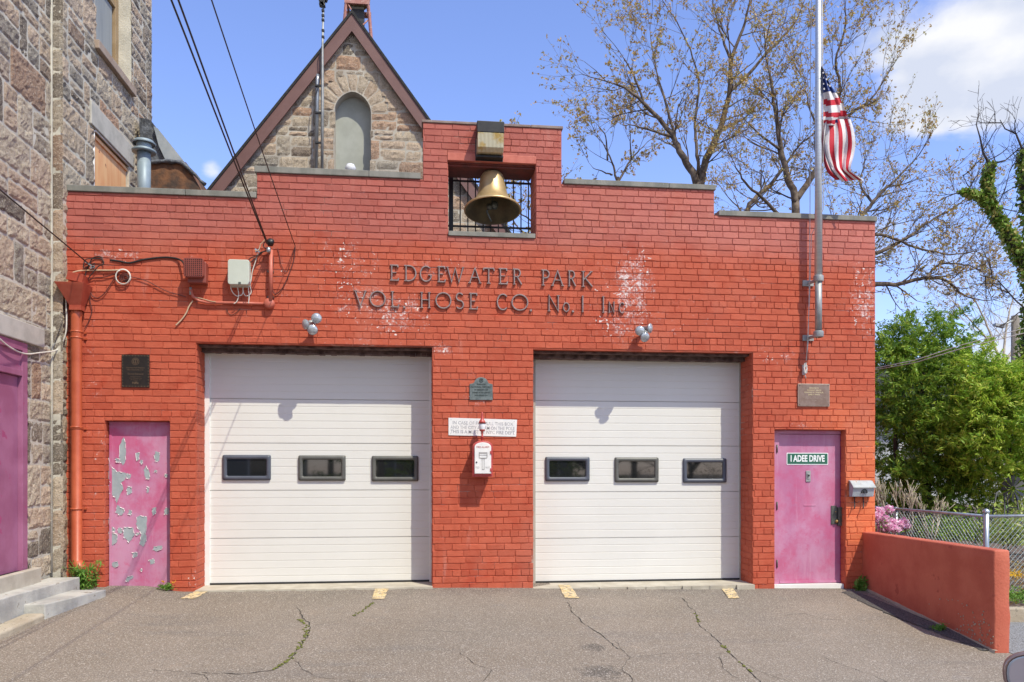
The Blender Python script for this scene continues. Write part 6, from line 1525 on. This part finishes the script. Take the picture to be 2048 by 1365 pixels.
crown('yew_tree', [B(2010, 770, 3.2, 80, 60, .7), B(1975, 830, 3.2, 90, 90, .8), B(1960, 760, 3.3, 55, 60, .6), B(2040, 820, 3.2, 80, 110, .9), B(2000, 920, 3.4, 90, 60, .8), B(2060, 960, 3.0, 60, 60, .7), B(2045, 770, 3.1, 50, 50, .6), B(1950, 730, 3.6, 45, 40, .6)],
      3.2, 62000, .042, 'yew2', 'bright yellow green feathery evergreen at the right edge', 43, [([Vector((P(2020, 900, 3.2).x, 3.2, -.1)), Vector((P(2020, 900, 3.2).x, 3.2, 2.8))], .08, .02)])
# azalea, pruned shrubs, ground plants
def flowers():
    rnd = random.Random(51); lm = MB(); Y = 1.0; mb = MB(); lv = MB()
    for px, py in ((1760, 1022), (1770, 1040), (1785, 1045), (1760, 1052), (1778, 1020), (1800, 1050), (1808, 1045), (1792, 1060), (1765, 1062), (1752, 1035), (1780, 1055), (1812, 1052), (1758, 1030), (1772, 1058)):
        c = P(px, py, Y+rnd.uniform(-.15, .15))
        for _ in range(90):
            v = Vector((rnd.gauss(0, 1), rnd.gauss(0, 1), rnd.gauss(0, 1))).normalized()*rnd.uniform(.4, 1)*.075; lf(lm, c+v, rnd.uniform(.018, .032), rnd, (rnd.random(), rnd.random(), 0), .9)
        b = Vector((P(1775, 1100, Y).x, Y, -.05)); mb.tube([b, (b+c)/2+Vector((rnd.gauss(0, .05), 0, -.05)), c], [.012, .008, .004], 4)
        for _ in range(14): lf(lv, c+Vector((rnd.gauss(0, .06), rnd.gauss(0, .06), -.05+rnd.gauss(0, .05))), .025, rnd, (rnd.random(), 0, 0))
    t = thing('azalea_bush', Vector((P(1775, 1100, Y).x, Y, -.1)), 'azalea bush covered with pink blossoms behind the retaining wall', 'bush')
    mb.build('stems', 'bark', t, fix=False); lm.build('blossoms', 'pinkflower', t, fix=False); lv.build('leaves', 'weed', t, fix=False)
flowers()
def pruned(px, py0, py1, Y, label, seed, wd=40):
    rnd = random.Random(seed); mb = MB(); lm = MB(); b = P(px, py0, Y); b.z = max(-.05, b.z-.2); h = P(px, py1, Y).z-b.z
    t = thing('pruned_shrub', b, label, 'shrub', 'leafless pruned shrubs behind the chain link fence')
    for k in range(5):
        a = rnd.uniform(-1, 1)*wd/150; p1 = b+Vector((a*.35, rnd.gauss(0, .06), h*.45)); p2 = b+Vector((a, rnd.gauss(0, .12), h*rnd.uniform(.72, .86)))
        mb.tube([b, p1, p2], [.014, .010, .006], 5)
        for j in range(5):
            s_ = p1.lerp(p2, rnd.uniform(.2, 1)); e = s_+Vector((rnd.gauss(a*.25, .06), rnd.gauss(0, .05), h*rnd.uniform(.15, .35))); m_ = (s_+e)/2+Vector((rnd.gauss(0, .02), 0, 0)); mb.tube([s_, m_, e], [.006, .005, .004], 4)
            for q in range(2):
                e2 = m_+Vector((rnd.gauss(0, .04), rnd.gauss(0, .04), h*.13)); mb.tube([m_, e2], [.004, .003], 3)
                if rnd.random() < .25:
                    for _ in range(4): lf(lm, e2+Vector((rnd.gauss(0, .012), 0, rnd.gauss(0, .012))), .013, rnd, (rnd.random(), rnd.random(), 0))
    mb.build('branches', 'barkpale', t, fix=False); lm.build('buds', 'shrub', t, fix=False)
pruned(1818, 1075, 962, 1.6, 'taller leafless pruned shrub with pale knobby branches beside the azalea', 61, 60)
pruned(1860, 1080, 995, 1.2, 'smaller leafless pruned shrub with tan twigs in front of the yew', 62, 48)
pruned(1772, 1070, 955, 3.0, 'brown twiggy shrub half hidden at the firehouse corner', 63, 50)
def low(px, py, Y, rx, rz, n, s, mat, label, seed, name='garden_plant', cat='plant', group=None, asp=.55):
    rnd = random.Random(seed); lm = MB(); c = P(px, py, Y)
    for _ in range(n):
        v = Vector((rnd.gauss(0, .5), rnd.gauss(0, .5), rnd.gauss(0, .5))); q = c+Vector((v.x*rx, v.y*rx, abs(v.z)*rz-.02)); lf(lm, q, s*rnd.uniform(.6, 1.4), rnd, (rnd.random(), rnd.random(), 0), asp)
    return tag(lm.build(name, mat, fix=False), label, cat, group, 'stuff' if 'flowers' in label or 'weeds' in label else None)
low(2025, 1085, .3, .35, .4, 900, .04, 'shrub', 'yellow green leafy garden plant behind the fence corner post', 71)
low(1965, 1080, 1.4, .5, .35, 900, .035, 'yew', 'dark green low plant behind the chain link mesh', 72)
low(2040, 1060, 1.5, .5, .5, 900, .04, 'shrub', 'taller yellow green plant at the right edge of the garden', 73)
low(1900, 1075, 1.8, .6, .4, 1200, .035, 'yew', 'low green shrub under the yew seen through the mesh', 74)
low(2035, 1195, -1.15, .35, .12, 900, .02, 'weed', 'green ground weeds just behind the garden kerb', 75)
low(2040, 1150, -.8, .3, .08, 260, .018, 'yelflower', 'yellow low flowers in the mulch bed beside the wall end', 76)
rnd = random.Random(77); mb = MB()
for _ in range(2600):
    x = rnd.uniform(6.5, 10); y = rnd.uniform(-1.3, 1.2); lf(mb, Vector((x, y, zg(x, y)+rnd.uniform(0, .05))), rnd.uniform(.015, .035), rnd, (rnd.random(), rnd.random(), 0), .5)
tag(mb.build('leaf_litter', 'dryleaf', fix=False), 'brown fallen leaves over the garden mulch', 'leaf litter', kind='stuff')
def tuft(px, py, Yo, h, w_, n, label, seed, name='weed', flower=None, leaf_w=.012):
    rnd = random.Random(seed); b = G(px, py) if Yo is None else P(px, py, Yo); t = thing(name, b, label, 'weed', 'weeds along the foot of the walls'); mb = MB(); lm = MB(); fm = MB()
    for k in range(n):
        a = rnd.uniform(0, 6.28); hh = h*rnd.uniform(.35, 1); e = b+Vector((math.cos(a)*w_*rnd.random(), -abs(math.sin(a))*w_*.5*rnd.random(), hh)); m_ = b.lerp(e, .5)+Vector((0, 0, hh*.15)); b2 = b+Vector((rnd.gauss(0, w_*.25), 0, 0))
        mb.tube([b2, m_, e], [.004, .003, .002], 4)
        for j in range(10):
            q = b2.lerp(m_, j/5) if j < 5 else m_.lerp(e, (j-5)/5); lf(lm, q+Vector((rnd.gauss(0, .02), rnd.gauss(0, .02), rnd.gauss(0, .01))), rnd.uniform(.8, 1.6)*leaf_w*2, rnd, (rnd.random(), rnd.random(), 0), .35)
    mb.build('stems', 'weed', t, fix=False); lm.build('leaves', 'weed', t, fix=False)
    if flower:
        for fx, fy in flower[1]:
            c = P(fx, fy, b.y-.02)
            for _ in range(14): lf(fm, c+Vector((rnd.gauss(0, .012), rnd.gauss(0, .012), rnd.gauss(0, .008))), .012, rnd, (rnd.random(), 0, 0), .8)
        fm.build('blossoms', flower[0], t, fix=False)
tuft(165, 1178, -.22, .38, .26, 34, 'large leafy green weed at the foot of the downspout', 81, leaf_w=.014)
tuft(188, 1172, -.08, .36, .12, 10, 'thin tall weed with white tip between downspout and peeling door', 82, flower=('whitepaintflower', ((188, 1118),)) if False else None, leaf_w=.009)
tuft(337, 1178, -.05, .07, .16, 12, 'low weed with two yellow blooms beside the peeling door', 83, flower=('yelflower', ((326, 1164), (346, 1165))), leaf_w=.01)
tuft(1722, 1182, -.12, .2, .14, 16, 'dark green weed in the corner of red wall and retaining wall', 84, leaf_w=.018)
tuft(1880, 1262, None, .1, .16, 14, 'small weed halfway along the foot of the retaining wall', 85, leaf_w=.012)
# ornamental garden windmill frame
Yw = 1.0; t = thing('garden_windmill', P(2010, 1060, Yw), 'black metal lattice windmill ornament standing in the garden', 'garden ornament')
mb = MB(); a = P(2012, 985, Yw); w0, w1 = .09, .22; zt_ = a.z; zb_ = -.05
for sx in (-1, 1):
    for sy in (-1, 1): mb.tube([(a.x+sx*w1, Yw+sy*w1, zb_), (a.x+sx*w0, Yw+sy*w0, zt_)], .012, 5)
for k in range(5):
    f_ = k/5; ww = w1+(w0-w1)*f_; z = zb_+(zt_-zb_)*f_
    mb.box(a.x-ww, a.x+ww, Yw-ww-.006, Yw-ww+.006, z-.01, z+.01)
    w2 = w1+(w0-w1)*(k+1)/5; z2 = zb_+(zt_-zb_)*(k+1)/5
    mb.tube([(a.x-ww, Yw-ww, z), (a.x+w2, Yw-w2, z2)], .006, 4); mb.tube([(a.x+ww, Yw-ww, z), (a.x-w2, Yw-w2, z2)], .006, 4)
mb.build('tower', 'black', t, fix=False)
mb = MB()
for k in range(12):
    an = k*math.pi/6; c = Vector((a.x, Yw-.15, zt_+.06)); d = Vector((math.cos(an), 0, math.sin(an))); s_ = Vector((-d.z, .4, d.x))*.03
    mb.f([mb.v(c+d*.04-s_*.3), mb.v(c+d*.2-s_), mb.v(c+d*.2+s_), mb.v(c+d*.04+s_*.3)], 0, False)
mb.build('fan', 'black', t, fix=False)
# pole and houses behind the garden
t = thing('utility_pole', P(2032, 900, 14), 'weathered wooden utility pole with a short lamp arm at the right edge', 'utility pole')
mb = MB(); a = P(2031, 632, 14); mb.tube([(a.x, 14, -.5), (a.x, 14, a.z)], [.17, .13], 10); mb.build('pole', 'wood', t)
mb = MB(); q = P(1998, 652, 14); mb.tube([(a.x, 14, P(2031, 640, 14).z), (q.x, 13.9, q.z)], .035, 6); mb.obox(q, .35, .15, .08, Matrix.Rotation(R(12), 3, 'Y')); mb.build('lamp_arm', 'steeldull', t)
for i, (ya, yb) in enumerate(((741, 697), (738, 690))):
    mb = MB(); a = P(1745, ya, 3.8); b = P(1925, yb, 2.0); c = b+(b-a)*1.5; mb.tube([a, (a+b)/2+Vector((0, 0, -.05)), b, c], .007, 5)
    tag(mb.build('garden_wire', 'cablewhite'), ('lower', 'upper')[i]+' of two pale wires crossing in front of the yew', 'wire')
def house(name, x0, x1, y0, y1, h, mat, label, roof=True, wins=4):
    t = thing(name, ((x0+x1)/2, y0, 0), label, 'house'); mb = MB(); mb.box(x0, x1, y0, y1, -.5, h); mb.build('wall', mat, t)
    mb = MB(); xm = (y0+y1)/2; mb.prism([(y0-.4, h+.002), (y1+.4, h+.002), (xm, h+(y1-y0)*.35)], lambda u, v, d: Vector((d, u, v)), x0-.4, x1+.4); mb.build('roof', 'shingle', t)
    for yy, s_ in ((y0, -1), (y1, 1)):
        for k in range(wins):
            for z in (1.2, 4.0):
                if z+1.3 > h: continue
                x = x0+(x1-x0)*(k+.5)/wins; mb = MB(); ya = min(yy+s_*.05, yy); yb = max(yy+s_*.05, yy+.0)
                mb.box(x-.55, x+.55, ya, yb, z-.1, z+1.3); wdw = mb.build('window', 'whitetrim', t)
                mb = MB(); mb.box(x-.45, x+.45, ya-(.01 if s_ < 0 else -.02), yb-(.02 if s_ < 0 else -.01), z, z+1.2); mb.build('pane', 'glass', wdw)
house('house', 15.5, 24, 18, 26, 3.2, 'sidingwhite', 'pale sided house glimpsed through the evergreens')
house('house', -16, -6.2, -34, -27, 5.6, 'siding', 'blue grey sided house across the street, left of the wire pole')
house('house', -2, 8, -38, -30, 5.8, 'siding', 'grey sided house directly across the street')
t = thing('utility_pole', (-1.6, -21.5, -.6), 'tall wooden pole across the street carrying the overhead wires', 'utility pole')
mb = MB(); mb.tube([(-1.6, -21.5, -1), (-1.6, -21.5, 10.5)], [.17, .12], 10); mb.build('pole', 'wood', t); mb = MB(); mb.box(-2.7, -.5, -21.56, -21.38, 9.3, 9.45); mb.build('cross_arm', 'wood', t)
def mass(label, x, y, h, r, seed):
    rnd = random.Random(seed); crown('street_tree', [(x, y, h*.62, r, r, h*.36), (x+r*.5, y, h*.5, r*.7, r*.7, h*.25), (x-r*.5, y+.5, h*.55, r*.7, r*.7, h*.28)], y, 5000, .16, 'yew', label, seed, [([Vector((x, y, -1)), Vector((x, y, h*.5))], .2, .1)], group='leafy trees across the street')
mass('leafy tree across the street behind the camera, beside the white house', 10.5, -27, 9, 3.2, 91)
mass('leafy tree across the street between the two houses', -4.4, -29, 9.5, 2.2, 92)
mass('broad leafy tree at the far end across the street', 16.5, -24, 9, 3.5, 93)
for hx_, hy_, lab_ in ((-2.2, -25, 'clipped dark hedge across the street between the two grey houses'), (2.6, -26, 'clipped dark hedge across the street in front of the grey house'), (6.8, -25, 'clipped dark hedge across the street beside the leafy tree')):
    crown('street_hedge', [(hx_, hy_, .9, 2.1, .9, 1.6)], hy_, 4500, .11, 'yew', lab_, int(hx_*10)+200, cat='hedge', group='hedges across the street')
bare_tree_at = [[(0, 0), (.1, 2.0), (-.2, 4)], [(.1, 2.0), (.9, 3.2), (1.9, 4.6)], [(.0, 1.6), (-1.0, 2.8), (-2.1, 4.2)]]
def back_tree(x, y, lab, seed):
    rnd = random.Random(seed); mb = MB(); lm = MB(); t = thing('bare_tree', (x, y, -.6), lab, 'tree', 'bare street trees across the street')
    for pl in bare_tree_at:
        pts = [Vector((x+a*1.2, y+rnd.uniform(-.2, .2), b-.6)) for a, b in pl]; mb.tube(pts, [.14, .10, .05], 7)
        for q, q2 in zip(pts, pts[1:]):
            for _ in range(5): grow(mb, lm, q.lerp(q2, rnd.random()), Vector((rnd.gauss(0, 1), rnd.gauss(0, .5), rnd.gauss(.6, .6))).normalized(), 1.3, .03, 2, rnd, 1, .06)
    mb.build('trunk', 'barkdark', t, fix=False); lm.build('leaves', 'dryleaf', t, fix=False)
back_tree(11.5, -22, 'bare forked tree across the street at the driveway end', 301); back_tree(7.5, -21, 'bare forked tree across the street by the hedge', 302)

# ------------------------------------------------------------------ parked car just outside the right edge
def car():
    Mx = CAM+FWD*3.2+RGT*(1064/F*3.2)+Vector((0, 0, 1)) * ((HY-1352)/F*3.2)   # mirror centre
    h = Vector((.64, .77, 0)).normalized(); sR = Vector((h.y, -h.x, 0))
    gz = -.56
    o = Mx+sR*.32; o.z = gz     # on left body side, below mirror
    t = thing('parked_car', o, 'brown parked car of which only the side mirror shows at the lower right corner', 'car')
    def W(a, b, z): return o+h*a+sR*b+Vector((0, 0, z))     # a forward, b to the right
    prof = [(-3.1, .45), (-3.15, .75), (-3.0, 1.05), (-2.6, 1.1), (-1.0, 1.02), (.35, 1.0), (1.2, .93), (1.65, .8), (1.72, .55), (1.65, .35), (1.5, .3), (-2.95, .3)]
    mb = MB(); rows = []
    for b, ins in ((0, .06), (.06, 0), (1.74, 0), (1.8, .06)):
        rows.append([mb.v(W(a*(1-ins*.3), b+(.0), z-(ins*.6 if z > .9 else 0))) for a, z in prof])
    for p, q in zip(rows, rows[1:]):
        for k in range(len(p)): mb.f([p[k], p[(k+1) % len(p)], q[(k+1) % len(p)], q[k]], 0, False)
    mb.f(rows[0], 0, False); mb.f(rows[-1], 0, False); mb.build('body', 'carpaint', t, bev=.03)
    mb = MB(); cab = [(-2.55, 1.05), (-1.95, 1.5), (-.7, 1.52), (.3, 1.0)]; r2 = [[mb.v(W(a, b+(.12 if z > 1.2 else 0)*(1 if b < .9 else -1), z)) for a, z in cab] for b in (.1, 1.7)]
    for k in range(4): mb.f([r2[0][k], r2[0][(k+1) % 4], r2[1][(k+1) % 4], r2[1][k]], 0, False)
    mb.f(r2[0], 1, False); mb.f(r2[1], 1, False); mb.build('cabin', ['carglass', 'carglass'], t, bev=.02)
    mb = MB(); mb.f([mb.v(W(a, b, 1.535)) for a, b in ((-1.95, .24), (-.75, .24), (-.75, 1.56), (-1.95, 1.56))], 0, False); mb.build('roof_panel', 'carpaint', t)
    for a in (-2.3, .95):
        for b in (.02, 1.58):
            m4 = Matrix.Translation(W(a, b, .32)) @ sR.to_track_quat('Z', 'Y').to_matrix().to_4x4()
            mb = MB(); mb.lathe([(.2, 0), (.3, 0), (.32, .03), (.32, .17), (.3, .2), (.2, .2)], m4, 24); wh = mb.build('wheel', 'tyre', t)
            mb = MB(); mb.lathe([(0, .02), (.2, .01), (.2, .18), (0, .18)], m4, 20); mb.build('rim', 'chrome', wh)
    # mirror: rounded housing, rim and glass facing back along the car
    c = Mx; m4 = Matrix.Translation(c) @ (-h).to_track_quat('Z', 'Y').to_matrix().to_4x4()
    def sup(s_, z, n=28, ex_=2.6): return [m4 @ Vector((s_*.14*math.copysign(abs(math.cos(2*math.pi*k/n))**(2/ex_), math.cos(2*math.pi*k/n)), s_*.092*math.copysign(abs(math.sin(2*math.pi*k/n))**(2/ex_), math.sin(2*math.pi*k/n)), z)) for k in range(n)]
    mb = MB(); rr = [[mb.v(p) for p in sup(s_, z)] for s_, z in ((.25, -.12), (.7, -.1), (.95, -.05), (1.02, 0), (1.0, .03), (.9, .03), (.88, .015))]
    for p, q in zip(rr, rr[1:]):
        for k in range(28): mb.f([p[k], p[(k+1) % 28], q[(k+1) % 28], q[k]], 0, True)
    mb.f(rr[0], 0, True); mm = mb.build('side_mirror', 'carpaint', t)
    mb = MB(); r1, r2_ = [mb.v(p) for p in sup(.90, .031)], [mb.v(p) for p in sup(.84, .032)]
    for k in range(28): mb.f([r1[k], r1[(k+1) % 28], r2_[(k+1) % 28], r2_[k]], 0, True)
    mb.build('mirror_rim', 'steel', mm)
    mb = MB(); mb.f([mb.v(p) for p in sup(.845, .0325)], 0, False); mb.build('mirror_glass', 'cargrey', mm)
    mb = MB(); mb.obox((c+W(.05, .02, c.z-gz-.05))/2+Vector((0, 0, -.0)), .26, .06, .05, Matrix.Rotation(-math.atan2(sR.y, sR.x)*-1, 3, 'Z')); mb.build('mirror_arm', 'black', mm)
    for b in (.3, 1.5):
        m5 = Matrix.Translation(W(1.68, b, .68)) @ h.to_track_quat('Z', 'Y').to_matrix().to_4x4(); mb = MB(); mb.lathe([(.11, -.03), (.12, .0), (.08, .035), (0, .045)], m5, 18); mb.build('headlight', 'lens', t)
car()
